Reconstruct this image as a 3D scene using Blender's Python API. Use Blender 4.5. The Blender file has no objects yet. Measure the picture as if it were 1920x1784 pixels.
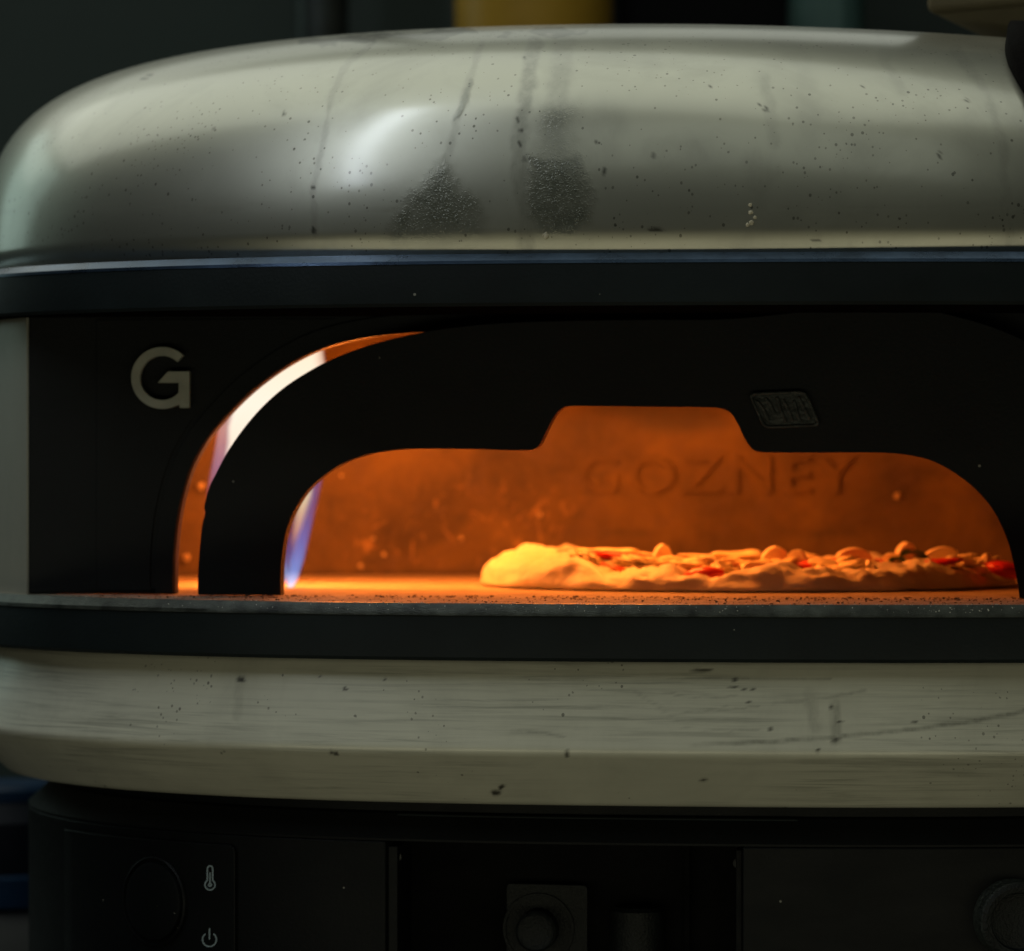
import bpy, bmesh, math, random
import numpy as np
from mathutils import Vector, Matrix, noise
from mathutils.geometry import delaunay_2d_cdt

random.seed(7)
rng = np.random.default_rng(7)
SC = bpy.context.scene
COL = SC.collection
R = math.radians

# ------------------------------------------------------------------ camera, world, light
K = .4416 / 1.85 / 1920            # size of one photo pixel at one metre
CAM = Vector((0, -1.85, .45))
cam_d = bpy.data.cameras.new('camera')
cam = bpy.data.objects.new('camera', cam_d)
COL.objects.link(cam)
cam.location = CAM
cam.rotation_euler = (R(90), 0, 0)
cam_d.sensor_width = 36
cam_d.lens = 36 / (1920 * K)
cam_d.shift_y = -26 / 1920
cam_d.clip_start = .05
cam_d.clip_end = 50
cam_d.dof.use_dof = True
cam_d.dof.focus_distance = 1.87
cam_d.dof.aperture_fstop = 9.5
SC.camera = cam

world = bpy.data.worlds.new('World')
SC.world = world
world.use_nodes = True
world.node_tree.nodes['Background'].inputs[0].default_value = (.55, .85, .80, 1)
world.node_tree.nodes['Background'].inputs[1].default_value = .007

SC.view_settings.view_transform = 'Standard'
SC.view_settings.look = 'None'
SC.view_settings.exposure = 0
SC.view_settings.gamma = 1
SC.view_settings.use_curve_mapping = False


def area(name, loc, target, sx, sy, power, color, roll=0):
    l = bpy.data.lights.new(name, 'AREA')
    l.shape = 'RECTANGLE'
    l.size, l.size_y = sx, sy
    l.energy = power
    l.color = color
    o = bpy.data.objects.new(name, l)
    COL.objects.link(o)
    o.location = loc
    d = Vector(target) - Vector(loc)
    o.rotation_euler = (d.to_track_quat('-Z', 'Y').to_matrix() @ Matrix.Rotation(R(roll), 3, 'Z')).to_euler()
    return o


OV = (.1125, .33, .56)
area('ceiling_lamp', (-.50, .75, 1.75), (-.45, .7, .6), 1.15, 3.0, 11.0, (.95, 1, .87))
area('crown_fill', (.3, 2.75, 1.5), (.3, .4, .6), 6.0, 1.3, 11.5, (.95, 1, .87))  # unseen fill, added behind the wall to brighten the crown of the dome
area('front_gradient_fill', (.0, -1.22, 1.75), (.0, .1, .55), 1.25, .9, 1.9, (.93, 1, .87))  # added dim fill, softens the falloff down the front of the dome
st = area('strip_lamp', (-.665, -.30, 1.37), (-.05, .02, .58), .055, .95, 2.6, (.84, .92, 1))
zax = (Vector((-.665, -.30, 1.37)) - Vector((-.05, .02, .58))).normalized()
yax = (Vector((-.55, .05, 1.70)) - Vector((-.88, -.76, .95)))
yax = (yax - zax * yax.dot(zax)).normalized()
st.rotation_euler = Matrix((yax.cross(zax), yax, zax)).transposed().to_euler()
area('side_lamp', (-1.05, 1.15, .85), (-.2, .3, .55), .6, .6, .85, (.72, 1, .90))
area('counter_bounce', (.05, -.52, .17), (.1, .0, .545), 1.7, .15, .95, (1, .95, .66))

# ------------------------------------------------------------------ oven frame of reference
O = np.array([.1125, .33])
PSI = R(6.5)
Nn = np.array([-math.sin(PSI), -math.cos(PSI)])      # out of the mouth
Tt = np.array([math.cos(PSI), -math.sin(PSI)])       # along the mouth
A, B, NEXP = .389, .33, 2.52


def W(u, v, z):
    return (O[0] + Tt[0] * u + Nn[0] * v, O[1] + Tt[1] * u + Nn[1] * v, z)


def plan(th, s, n=NEXP, a=A, b=B):
    c, si = math.cos(th), math.sin(th)
    u = a * s * math.copysign(abs(c) ** (2 / n), c)
    v = b * s * math.copysign(abs(si) ** (2 / n), si)
    return u, v


def at(px, py, d):
    return Vector(((px - 960) * K * d, d - 1.85, .45 - (py - 866) * K * d))


def on_plane(px, py, v):
    """(u, z) on the oven's plane at distance v in front of its centre"""
    dx = (px - 960) * K
    d = (v + O[0] * Nn[0] + (1.85 + O[1]) * Nn[1]) / (dx * Nn[0] + Nn[1])
    p = np.array([d * dx, d - 1.85]) - O
    return float(p @ Tt), .45 - (py - 866) * K * d


def v_at(u, s):
    return B * s * max(0.0, 1 - (abs(u) / (A * s)) ** NEXP) ** (1 / NEXP)


def on_skin(px, py, s):
    v = B * s
    for _ in range(60):
        u, z = on_plane(px, py, v)
        v = .5 * v + .5 * v_at(u, s)
    return u, z


# ------------------------------------------------------------------ mesh helpers
def mk(name, verts, faces, mat, parent=None, smooth=True, mats=None):
    me = bpy.data.meshes.new(name)
    me.from_pydata([tuple(v) for v in verts], [], faces)
    me.update()
    bm = bmesh.new()
    bm.from_mesh(me)
    bmesh.ops.recalc_face_normals(bm, faces=bm.faces)
    bm.to_mesh(me)
    bm.free()
    if smooth:
        me.polygons.foreach_set('use_smooth', [True] * len(me.polygons))
    o = bpy.data.objects.new(name, me)
    COL.objects.link(o)
    if mat:
        me.materials.append(mat)
    if parent is not None:
        put(o, parent)
    return o


def world_loc(o):
    p = Vector(o.location)
    while o.parent:
        o = o.parent
        p = p + Vector(o.location)
    return p


def put(o, parent):
    """parent o and move its origin so that its world position is kept"""
    o.parent = parent
    w = world_loc(parent)
    if o.type == 'MESH':
        me = o.data
        me.transform(Matrix.Translation(Vector(o.location) - w))
        o.location = (0, 0, 0)
    else:
        o.location = Vector(o.location) - w
    return o


def empty(name, loc, label, cat, group=None, kind=None):
    o = bpy.data.objects.new(name, None)
    COL.objects.link(o)
    o.location = loc
    o.empty_display_size = .05
    tag(o, label, cat, group, kind)
    return o


def tag(o, label=None, cat=None, group=None, kind=None):
    if label: o['label'] = label
    if cat: o['category'] = cat
    if group: o['group'] = group
    if kind: o['kind'] = kind
    return o


def sharp(o, ang=35):
    me = o.data
    bm = bmesh.new()
    bm.from_mesh(me)
    for e in bm.edges:
        if len(e.link_faces) == 2 and e.calc_face_angle(0) > R(ang):
            e.smooth = False
    bm.to_mesh(me)
    bm.free()
    return o


def bev(o, w, seg=3, ang=40):
    m = o.modifiers.new('bevel', 'BEVEL')
    m.width = w
    m.segments = seg
    m.limit_method = 'ANGLE'
    m.angle_limit = R(ang)
    m.harden_normals = False
    return o


def lathe(name, prof, mat, parent, th0=-math.pi, th1=math.pi, nt=400, close=False, nfun=None, tilt=0.0):
    """prof: list of (scale, z) swept round the oven's plan. front is th = +90 deg"""
    full = abs(th1 - th0 - 2 * math.pi) < 1e-6
    cnt = nt if full else nt + 1
    verts, faces = [], []
    m = len(prof)
    for i in range(cnt):
        th = th0 + (th1 - th0) * i / nt
        for j, (s, z) in enumerate(prof):
            u, v = plan(th, s, nfun(j) if nfun else NEXP)
            verts.append(W(u, v, z - tilt * u))
    for i in range(nt):
        i2 = (i + 1) % cnt
        for j in range(m if close else m - 1):
            j2 = (j + 1) % m
            faces.append((i * m + j, i2 * m + j, i2 * m + j2, i * m + j2))
    if close and not full:
        faces.append(tuple(range(m)))
        faces.append(tuple((cnt - 1) * m + j for j in range(m)))
    return mk(name, verts, faces, mat, parent)


def inside(p, poly):
    x, y = p
    c = False
    n = len(poly)
    for i in range(n):
        x1, y1 = poly[i]
        x2, y2 = poly[i - 1]
        if (y1 > y) != (y2 > y) and x < (x2 - x1) * (y - y1) / (y2 - y1) + x1:
            c = not c
    return c


def smooth_loop(pts, step, closed=True, it=0):
    out = []
    n = len(pts)
    for i in range(n if closed else n - 1):
        a, b = Vector(pts[i]), Vector(pts[(i + 1) % n])
        k = max(1, int(round((b - a).length / step)))
        for j in range(k):
            out.append(a.lerp(b, j / k))
    if not closed:
        out.append(Vector(pts[-1]))
    return [tuple(p) for p in out]


def catmull(pts, sub=6):
    out = []
    P = [Vector(p) for p in pts]
    for i in range(len(P) - 1):
        p0 = P[max(i - 1, 0)]
        p1, p2 = P[i], P[i + 1]
        p3 = P[min(i + 2, len(P) - 1)]
        for j in range(sub):
            t = j / sub
            out.append(.5 * ((2 * p1) + (-p0 + p2) * t + (2 * p0 - 5 * p1 + 4 * p2 - p3) * t * t + (-p0 + 3 * p1 - 3 * p2 + p3) * t ** 3))
    out.append(P[-1])
    return [tuple(p) for p in out]


def plate(name, outer, holes, fmap, thick, mat, parent, grid=None, bevel=None):
    """flat outline (u, z) with holes, mapped by fmap(u, z, depth) and given a real thickness"""
    pts, edges, = [], []

    def loop(l):
        s = len(pts)
        pts.extend(l)
        for i in range(len(l)):
            edges.append((s + i, s + (i + 1) % len(l)))
    loop(outer)
    for h in holes:
        loop(h)
    if grid:
        us = [p[0] for p in outer]
        zs = [p[1] for p in outer]
        u = min(us) + grid
        while u < max(us):
            z = min(zs) + grid
            while z < max(zs):
                if inside((u, z), outer) and not any(inside((u, z), h) for h in holes):
                    pts.append((u, z))
                z += grid
            u += grid
    vs, es, fs, *_ = delaunay_2d_cdt([Vector(p) for p in pts], edges, [], 0, 1e-7)
    vs = [tuple(v) for v in vs]
    keep = []
    for f in fs:
        c = (sum(vs[i][0] for i in f) / len(f), sum(vs[i][1] for i in f) / len(f))
        if inside(c, outer) and not any(inside(c, h) for h in holes):
            keep.append(tuple(f))
    n = len(vs)
    verts = [fmap(v[0], v[1], 0) for v in vs] + [fmap(v[0], v[1], thick) for v in vs]
    cnt = {}
    for f in keep:
        for i in range(len(f)):
            a, b = f[i], f[(i + 1) % len(f)]
            cnt[(a, b)] = cnt.get((a, b), 0) + 1
    faces = [f for f in keep] + [tuple(n + i for i in reversed(f)) for f in keep]
    for (a, b) in list(cnt):
        if (b, a) not in cnt:
            faces.append((b, a, n + a, n + b))
    o = mk(name, verts, faces, mat, parent, smooth=True)
    sharp(o, 40)
    if bevel:
        bev(o, bevel)
    return o


def box(name, lo, hi, mat, parent=None, bevel=0, rotz=0, loc=None):
    (x0, y0, z0), (x1, y1, z1) = lo, hi
    v = [(x, y, z) for x in (x0, x1) for y in (y0, y1) for z in (z0, z1)]
    f = [(0, 1, 3, 2), (4, 6, 7, 5), (0, 4, 5, 1), (2, 3, 7, 6), (0, 2, 6, 4), (1, 5, 7, 3)]
    o = mk(name, v, f, mat, None, smooth=False)
    if rotz:
        c = Vector(((x0 + x1) / 2, (y0 + y1) / 2, 0))
        o.data.transform(Matrix.Translation(c) @ Matrix.Rotation(rotz, 4, 'Z') @ Matrix.Translation(-c))
    if parent is not None:
        put(o, parent)
    if bevel:
        bev(o, bevel)
        o.data.polygons.foreach_set('use_smooth', [True] * len(o.data.polygons))
        sharp(o, 30)
    return o


def revolve(name, prof, mat, parent, origin, axis, seg=48, knurl=None):
    """prof: (radius, distance along axis)"""
    q = Vector(axis).to_track_quat('Z', 'Y')
    verts, faces = [], []
    m = len(prof)
    for i in range(seg):
        a = 2 * math.pi * i / seg
        for j, (r, h) in enumerate(prof):
            rr = r * (1 + (knurl(i, j) if knurl else 0))
            verts.append(Vector(origin) + q @ Vector((rr * math.cos(a), rr * math.sin(a), h)))
    for i in range(seg):
        i2 = (i + 1) % seg
        for j in range(m - 1):
            faces.append((i * m + j, i2 * m + j, i2 * m + j + 1, i * m + j + 1))
    o = mk(name, verts, faces, mat, parent)
    sharp(o, 35)
    return o


# ------------------------------------------------------------------ materials
def mat_new(name):
    m = bpy.data.materials.new(name)
    m.use_nodes = True
    nt = m.node_tree
    b = nt.nodes['Principled BSDF']
    return m, nt, b


def N(nt, t, **kw):
    n = nt.nodes.new(t)
    for k_, v_ in kw.items():
        if k_.startswith('i_'):
            n.inputs[k_[2:].replace('_', ' ')].default_value = v_
        else:
            setattr(n, k_, v_)
    return n


def L(nt, a, b):
    nt.links.new(a, b)


def ramp(nt, src, stops, interp='LINEAR'):
    r = N(nt, 'ShaderNodeValToRGB')
    r.color_ramp.interpolation = interp
    e = r.color_ramp.elements
    while len(e) > 1:
        e.remove(e[-1])
    e[0].position = stops[0][0]
    c = stops[0][1]
    e[0].color = c if len(c) == 4 else (*c, 1)
    for p, c in stops[1:]:
        x = e.new(p)
        x.color = c if len(c) == 4 else (*c, 1)
    L(nt, src, r.inputs[0])
    return r


def math_n(nt, op, a, b=None, clamp=False):
    n = N(nt, 'ShaderNodeMath', operation=op, use_clamp=clamp)
    for i, s in enumerate((a, b)):
        if s is None: continue
        if isinstance(s, (int, float)):
            n.inputs[i].default_value = s
        else:
            L(nt, s, n.inputs[i])
    return n.outputs[0]


def mixc(nt, fac, a, b, mode='MIX'):
    n = N(nt, 'ShaderNodeMix', data_type='RGBA', blend_type=mode)
    if isinstance(fac, (int, float)): n.inputs[0].default_value = fac
    else: L(nt, fac, n.inputs[0])
    for i, s in ((6, a), (7, b)):
        if isinstance(s, tuple): n.inputs[i].default_value = (*s, 1)
        else: L(nt, s, n.inputs[i])
    return n.outputs[2]


def noise_n(nt, vec, scale, detail=3, rough=.5, dist=0):
    n = N(nt, 'ShaderNodeTexNoise', i_Scale=scale, i_Detail=detail, i_Roughness=rough, i_Distortion=dist)
    if vec is not None: L(nt, vec, n.inputs['Vector'])
    return n.outputs['Fac']


def coords(nt, scale=(1, 1, 1), rot=(0, 0, 0)):
    tc = N(nt, 'ShaderNodeTexCoord')
    mp = N(nt, 'ShaderNodeMapping')
    mp.inputs['Scale'].default_value = scale
    mp.inputs['Rotation'].default_value = rot
    L(nt, tc.outputs['Object'], mp.inputs['Vector'])
    return mp.outputs[0]


def bump(nt, b, h, strength, dist):
    n = N(nt, 'ShaderNodeBump', i_Strength=strength, i_Distance=dist)
    L(nt, h, n.inputs['Height'])
    L(nt, n.outputs[0], b.inputs['Normal'])
    return n


def attr(nt, name):
    return N(nt, 'ShaderNodeAttribute', attribute_name=name).outputs['Fac']


def simple(name, col, rough=.5, metal=0.0, var=.25, vs=40, bmp=0.0, bs=300, spec=.5, coat=0):
    m, nt, b = mat_new(name)
    v = coords(nt)
    nz = noise_n(nt, v, vs, 5, .6)
    lo = tuple(c * (1 - var) for c in col)
    hi = tuple(min(1, c * (1 + var)) for c in col)
    r = ramp(nt, nz, [(.3, lo), (.7, hi)])
    L(nt, r.outputs[0], b.inputs['Base Color'])
    rr = N(nt, 'ShaderNodeMapRange')
    rr.inputs['To Min'].default_value = max(.03, rough * .8)
    rr.inputs['To Max'].default_value = min(1, rough * 1.25)
    L(nt, nz, rr.inputs[0])
    L(nt, rr.outputs[0], b.inputs['Roughness'])
    b.inputs['Metallic'].default_value = metal
    b.inputs['Specular IOR Level'].default_value = spec
    if coat: b.inputs['Coat Weight'].default_value = coat
    if bmp:
        bump(nt, b, noise_n(nt, v, bs, 3), bmp, .001)
    return m


CREAM = (.40, .395, .325)


def cream_mat(name, smear, speck=True, metal=.88, rough=.385, speckd=.0, gain=1.0):
    m, nt, b = mat_new(name)
    v = coords(nt)
    base = ramp(nt, noise_n(nt, v, 9, 4, .55), [(.3, tuple(c * .92 * gain for c in CREAM)), (.7, tuple(c * 1.05 * gain for c in CREAM))]).outputs[0]
    # soot film in soft patches
    film = ramp(nt, noise_n(nt, v, 14, 6, .65, .6), [(.48, (0, 0, 0)), (.75, (1, 1, 1))]).outputs[0]
    base = mixc(nt, math_n(nt, 'MULTIPLY', film, .22), base, (.14, .14, .11))
    if smear:
        sv = coords(nt, (3.0, 3.0, 105), (0, R(1.2), 0))
        sm = ramp(nt, noise_n(nt, sv, 4.5, 8, .68, .55), [(.44, (0, 0, 0)), (.54, (.35, .35, .35)), (.64, (1, 1, 1))]).outputs[0]
        reg = ramp(nt, noise_n(nt, coords(nt, (1, 1, 3)), 9, 2), [(.38, (.12, .12, .12)), (.58, (1, 1, 1))]).outputs[0]
        base = mixc(nt, math_n(nt, 'MULTIPLY', math_n(nt, 'MULTIPLY', sm, reg), .42), base, (.10, .105, .08))
    # specks
    if speck:
        for sc, thr, amt in ((230, .13, .7), (430, .22, .6), (640, .28, .5), (310, .15, .65), (120, .05, .8)):
            vo = N(nt, 'ShaderNodeTexVoronoi', i_Scale=sc)
            L(nt, coords(nt, (1, 1, .8)), vo.inputs['Vector'])
            sep = N(nt, 'ShaderNodeSeparateColor')
            L(nt, vo.outputs['Color'], sep.inputs[0])
            size = math_n(nt, 'MULTIPLY', math_n(nt, 'POWER', sep.outputs[0], 2.5), thr * 1.5)
            hit = math_n(nt, 'LESS_THAN', vo.outputs['Distance'], size)
            dens = ramp(nt, noise_n(nt, v, 16, 3), [(.50, (.0, .0, .0)), (.66, (1, 1, 1))]).outputs[0]
            pick = math_n(nt, 'GREATER_THAN', math_n(nt, 'ADD', sep.outputs[1], math_n(nt, 'MULTIPLY', dens, .36)), .90 + speckd)
            hit = math_n(nt, 'MULTIPLY', math_n(nt, 'MULTIPLY', hit, pick), amt)
            base = mixc(nt, hit, base, (.035, .03, .02))
    grime = attr(nt, 'grime')
    gn = ramp(nt, noise_n(nt, coords(nt, (1, 1, .35)), 170, 5, .7), [(.30, (.35, .35, .35)), (.62, (1, 1, 1))]).outputs[0]
    g = math_n(nt, 'MULTIPLY', grime, gn, True)
    base = mixc(nt, math_n(nt, 'MULTIPLY', g, .85), base, (.055, .058, .042))
    spot = attr(nt, 'spot')
    base = mixc(nt, spot, base, (.018, .016, .01))
    wet = attr(nt, 'wet')
    base = mixc(nt, math_n(nt, 'MULTIPLY', wet, .72), base, (.060, .068, .050))
    L(nt, base, b.inputs['Base Color'])
    met = math_n(nt, 'SUBTRACT', metal, math_n(nt, 'MULTIPLY', math_n(nt, 'ADD', wet, g, True), .5), True)
    L(nt, met, b.inputs['Metallic'])
    # brushed satin
    br = noise_n(nt, coords(nt, (2.5, 2.5, 160)), 6, 4, .6)
    ro = math_n(nt, 'ADD', rough, math_n(nt, 'MULTIPLY', br, .03))
    ro = math_n(nt, 'ADD', ro, math_n(nt, 'MULTIPLY', film, .10))
    ro = math_n(nt, 'SUBTRACT', ro, math_n(nt, 'MULTIPLY', wet, .16))
    L(nt, ro, b.inputs['Roughness'])
    b.inputs['Coat Weight'].default_value = .9 if metal > .5 else .15
    b.inputs['Coat Roughness'].default_value = .17
    # grease bubbles stand up
    vb = N(nt, 'ShaderNodeTexVoronoi', i_Scale=1050)
    L(nt, coords(nt), vb.inputs['Vector'])
    h1 = math_n(nt, 'MULTIPLY', math_n(nt, 'SUBTRACT', .5, vb.outputs['Distance'], True), wet)
    h2 = math_n(nt, 'MULTIPLY', noise_n(nt, v, 420, 3), math_n(nt, 'MULTIPLY', wet, 1.0))
    h3 = math_n(nt, 'MULTIPLY', br, .005)
    bump(nt, b, math_n(nt, 'ADD', math_n(nt, 'ADD', h1, h2), h3), 1.0, .0003)
    return m


M_DOME = cream_mat('cream_paint_dome', False)
M_BASE = cream_mat('cream_paint_base', True, metal=.10, rough=.36, speckd=.16, gain=1.65)
M_WALL = cream_mat('cream_paint_side', False, speck=False, metal=.3, rough=.4)


def black_mat(name, col, rough, metal, dust=.5, spec=.5):
    m, nt, b = mat_new(name)
    v = coords(nt)
    c = ramp(nt, noise_n(nt, v, 12, 5, .6), [(.3, tuple(x * .7 for x in col)), (.7, tuple(x * 1.35 for x in col))]).outputs[0]
    vo = N(nt, 'ShaderNodeTexVoronoi', i_Scale=130)
    L(nt, v, vo.inputs['Vector'])
    sep = N(nt, 'ShaderNodeSeparateColor')
    L(nt, vo.outputs['Color'], sep.inputs[0])
    hit = math_n(nt, 'LESS_THAN', vo.outputs['Distance'], math_n(nt, 'MULTIPLY', sep.outputs[0], .10))
    pick = math_n(nt, 'GREATER_THAN', sep.outputs[1], 1 - .06 * dust)
    c = mixc(nt, math_n(nt, 'MULTIPLY', math_n(nt, 'MULTIPLY', hit, pick), .8), c, (.28, .28, .24))
    L(nt, c, b.inputs['Base Color'])
    r = N(nt, 'ShaderNodeMapRange')
    r.inputs['To Min'].default_value = rough * .75
    r.inputs['To Max'].default_value = rough * 1.3
    L(nt, noise_n(nt, coords(nt, (1, 1, 2.5)), 25, 6, .65), r.inputs[0])
    L(nt, r.outputs[0], b.inputs['Roughness'])
    b.inputs['Metallic'].default_value = metal
    b.inputs['Specular IOR Level'].default_value = spec
    bump(nt, b, noise_n(nt, v, 700, 2), .25, .0004)
    return m


M_RIM = black_mat('black_rim_enamel', (.007, .011, .012), .5, .0, 1, .24)
M_PANEL = black_mat('black_front_steel', (.006, .007, .007), .55, 0, .8, .22)
M_SKIRT = black_mat('black_stand_paint', (.003, .0038, .0042), .5, 0, 2, .16)
M_DARK = black_mat('black_recess', (.003, .003, .003), .7, 0, .3, .1)
M_KNOB = simple('black_rubber', (.009, .011, .011), .5, 0, .3, 200, .6, 900, spec=.25)
M_TRIM = simple('worn_steel_edge', (.05, .08, .13), .28, .8, .35, 50, .05, 500)
M_LEDGE = simple('ledge_steel_edge', (.055, .06, .05), .38, .55, .7, 90, .3, 1500)
M_SCREW = simple('screw_steel', (.35, .35, .33), .35, .9, .2, 200)
M_LOGO = simple('pale_grey_enamel', (.36, .37, .31), .45, .1, .12, 90, .2, 500)
M_ICON = simple('printed_pale_ink', (.26, .33, .35), .6, 0, .1, 300)
M_KNURL = simple('floured_rubber', (.028, .034, .030), .5, 0, .95, 750, .6, 900, spec=.35)
M_BADGE = simple('dark_badge_metal', (.05, .055, .05), .38, .5, .35, 160, .4, 500)


def ledge_mat():
    m, nt, b = mat_new('stone_ledge')
    v = coords(nt)
    c = ramp(nt, noise_n(nt, v, 60, 8, .7), [(.3, (.26, .21, .15)), (.55, (.42, .36, .27)), (.75, (.54, .47, .36))]).outputs[0]
    burn = ramp(nt, noise_n(nt, coords(nt, (1, 2.2, 1)), 130, 5, .75), [(.44, (0, 0, 0)), (.6, (1, 1, 1))]).outputs[0]
    mask = attr(nt, 'grime')
    c = mixc(nt, math_n(nt, 'MULTIPLY', burn, mask), c, (.05, .035, .025))
    L(nt, c, b.inputs['Base Color'])
    b.inputs['Roughness'].default_value = .75
    bump(nt, b, noise_n(nt, v, 400, 6, .8), .7, .0012)
    return m


M_STONE = ledge_mat()


def chamber_mat():
    m, nt, b = mat_new('heat_stained_steel')
    v = coords(nt)
    c = ramp(nt, noise_n(nt, v, 22, 6, .62, .5), [(.30, (.036, .020, .005)), (.50, (.078, .046, .009)), (.72, (.14, .086, .015))]).outputs[0]
    low = N(nt, 'ShaderNodeSeparateXYZ')
    L(nt, v, low.inputs[0])
    scr = ramp(nt, noise_n(nt, coords(nt, (1, 1, .7), (0, R(20), 0)), 75, 6, .75, 1.4), [(.55, (0, 0, 0)), (.68, (1, 1, 1))]).outputs[0]
    zone = attr(nt, 'grime')
    c = mixc(nt, math_n(nt, 'MULTIPLY', math_n(nt, 'MULTIPLY', scr, zone), .75), c, (.36, .22, .08))
    dk = ramp(nt, noise_n(nt, v, 48, 5, .7, .8), [(.50, (0, 0, 0)), (.72, (1, 1, 1))]).outputs[0]
    c = mixc(nt, math_n(nt, 'MULTIPLY', dk, .7), c, (.08, .05, .035))
    spot = attr(nt, 'spot')
    c = mixc(nt, spot, c, (.02, .015, .01))
    L(nt, c, b.inputs['Base Color'])
    b.inputs['Metallic'].default_value = .0
    b.inputs['Roughness'].default_value = .62
    bump(nt, b, noise_n(nt, v, 120, 5, .7), .5, .0015)
    return m


M_CHAMBER = chamber_mat()

# ------------------------------------------------------------------ the place: worktop, wall, shelf
M_COUNTER = simple('dark_worktop', (.004, .004, .004), .5, .1, .3, 6, .2, 200)
M_BACK = simple('dark_green_wall', (.016, .027, .023), .75, 0, .3, 2.2, .2, 60)
ct = box('worktop', (-1.3, -.06, .16), (1.5, 1.25, .20), M_COUNTER)
tag(ct, kind='structure')
wl = box('wall', (-1.6, 1.26, -.4), (1.9, 1.33, 1.02), M_BACK)
tag(wl, kind='structure')

# ------------------------------------------------------------------ the pizza oven
OZ = .20
oven = empty('pizza_oven', (O[0], O[1], OZ), 'cream domed gas pizza oven with black rims and flame lit mouth', 'pizza oven')

zof = lambda py, d=1.83: .45 - (py - 866) * K * d
Z_UT, Z_UC, Z_UB = zof(468), zof(486), zof(569)
Z_FL, Z_LC, Z_LB = zof(1140), zof(1155), zof(1247)

# ---- dome
NPROF = 230


def dome_profile():
    pts = []
    # roll-under lip, then the big curve up
    zc = .5515
    zb = Z_UT - .0012
    for i in range(26):
        t = 1 - i / 25
        pts.append((.965 - .0115 * max(0, t - .18 * (1 - math.exp(-t * 6))) ** 1.15, zc - (zc - zb) * t))
    H, m, q = .1065, 3.58, 3.58
    for i in range(1, NPROF):
        a = math.pi / 2 * (i / (NPROF - 1))
        pts.append((.965 * max(0, math.cos(a)) ** (2 / m), zc + H * math.sin(a) ** (2 / q)))
    pts[-1] = (1e-5, zc + H)
    # even spacing
    P = np.array([(s * .33, z) for s, z in pts])
    d = np.r_[0, np.cumsum(np.hypot(*np.diff(P, axis=0).T))]
    t = np.linspace(0, 1, 240) ** 1.25 * d[-1]
    return [(float(np.interp(x, d, P[:, 0]) / .33), float(np.interp(x, d, P[:, 1]))) for x in t]


DP = dome_profile()


def dome_n(j):
    z = DP[j][1]
    f = min(1, max(0, (z - .548) / .105))
    f = f * f * (3 - 2 * f)
    return 2.4 * (1 - f) + 1.9 * f


def dense_lathe(name, prof, mat, parent, nfun=None, tilt=0.0, dense=900, coarse=200):
    ths = list(np.linspace(R(8), R(172), dense, endpoint=False)) + list(np.linspace(R(172), R(368), coarse, endpoint=False))
    m = len(prof)
    verts, faces = [], []
    for th in ths:
        for j, (s, z) in enumerate(prof):
            u, v = plan(th, s, nfun(j) if nfun else NEXP)
            if nfun:
                q = min(1, max(0, (z - .552) / .08))
                v *= 1 + .024 * (1 - q * q * (3 - 2 * q))
            q = min(1, max(0, (z - .545) / .11))
            f = tilt * u * q * q * (3 - 2 * q) if tilt else 0
            verts.append(W(u, v, z - f))
    n = len(ths)
    for i in range(n):
        i2 = (i + 1) % n
        for j in range(m - 1):
            faces.append((i * m + j, i2 * m + j, i2 * m + j + 1, i * m + j + 1))
    return mk(name, verts, faces, mat, parent)


dome = dense_lathe('dome_shell', DP, M_DOME, oven, dome_n, .026)


# ---- marks with a shape of their own, written as attributes on the mesh
def vnoise(x, y, seed=0):
    xi, yi = np.floor(x).astype(int), np.floor(y).astype(int)
    fx, fy = x - xi, y - yi
    fx, fy = fx * fx * (3 - 2 * fx), fy * fy * (3 - 2 * fy)

    def h(a, b):
        q = (a * 374761393 + b * 668265263 + seed * 1442695) & 0x7fffffff
        q = ((q ^ (q >> 13)) * 1274126177) & 0x7fffffff
        return ((q ^ (q >> 16)) & 0xffff) / 65535.0
    return (h(xi, yi) * (1 - fx) * (1 - fy) + h(xi + 1, yi) * fx * (1 - fy) + h(xi, yi + 1) * (1 - fx) * fy + h(xi + 1, yi + 1) * fx * fy)


def fbm(x, y, s, seed=0):
    return sum(vnoise(x / s * 2 ** o, y / s * 2 ** o, seed + o) * .5 ** o for o in range(4)) / 1.875 - .5


def seg_dist(x, y, pts):
    """distance to a polyline and the width factor along it"""
    best = np.full(x.shape, 1e9)
    tt = np.zeros(x.shape)
    n = len(pts) - 1
    for i in range(n):
        ax, ay = pts[i]
        bx, by = pts[i + 1]
        dx, dy = bx - ax, by - ay
        t = np.clip(((x - ax) * dx + (y - ay) * dy) / (dx * dx + dy * dy), 0, 1)
        d = np.hypot(x - ax - t * dx, y - ay - t * dy)
        m = d < best
        best[m] = d[m]
        tt[m] = (i + t[m]) / n
    return best, tt


def poly_sd(x, y, poly):
    d, _ = seg_dist(x, y, poly + [poly[0]])
    ins = np.zeros(x.shape, bool)
    n = len(poly)
    for i in range(n):
        x1, y1 = poly[i]
        x2, y2 = poly[i - 1]
        c = ((y1 > y) != (y2 > y)) & (x < (x2 - x1) * (y - y1) / ((y2 - y1) or 1e-9) + x1)
        ins ^= c
    return np.where(ins, -d, d)


def smstep(a, b, x):
    t = np.clip((x - a) / (b - a), 0, 1)
    return t * t * (3 - 2 * t)


def px_of(o):
    me = o.data
    co = np.empty(len(me.vertices) * 3)
    me.vertices.foreach_get('co', co)
    co = co.reshape(-1, 3) + np.array(world_loc(o))
    d = co[:, 1] + 1.85
    return 960 + co[:, 0] / d / K, 866 - (co[:, 2] - .45) / d / K, co


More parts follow.
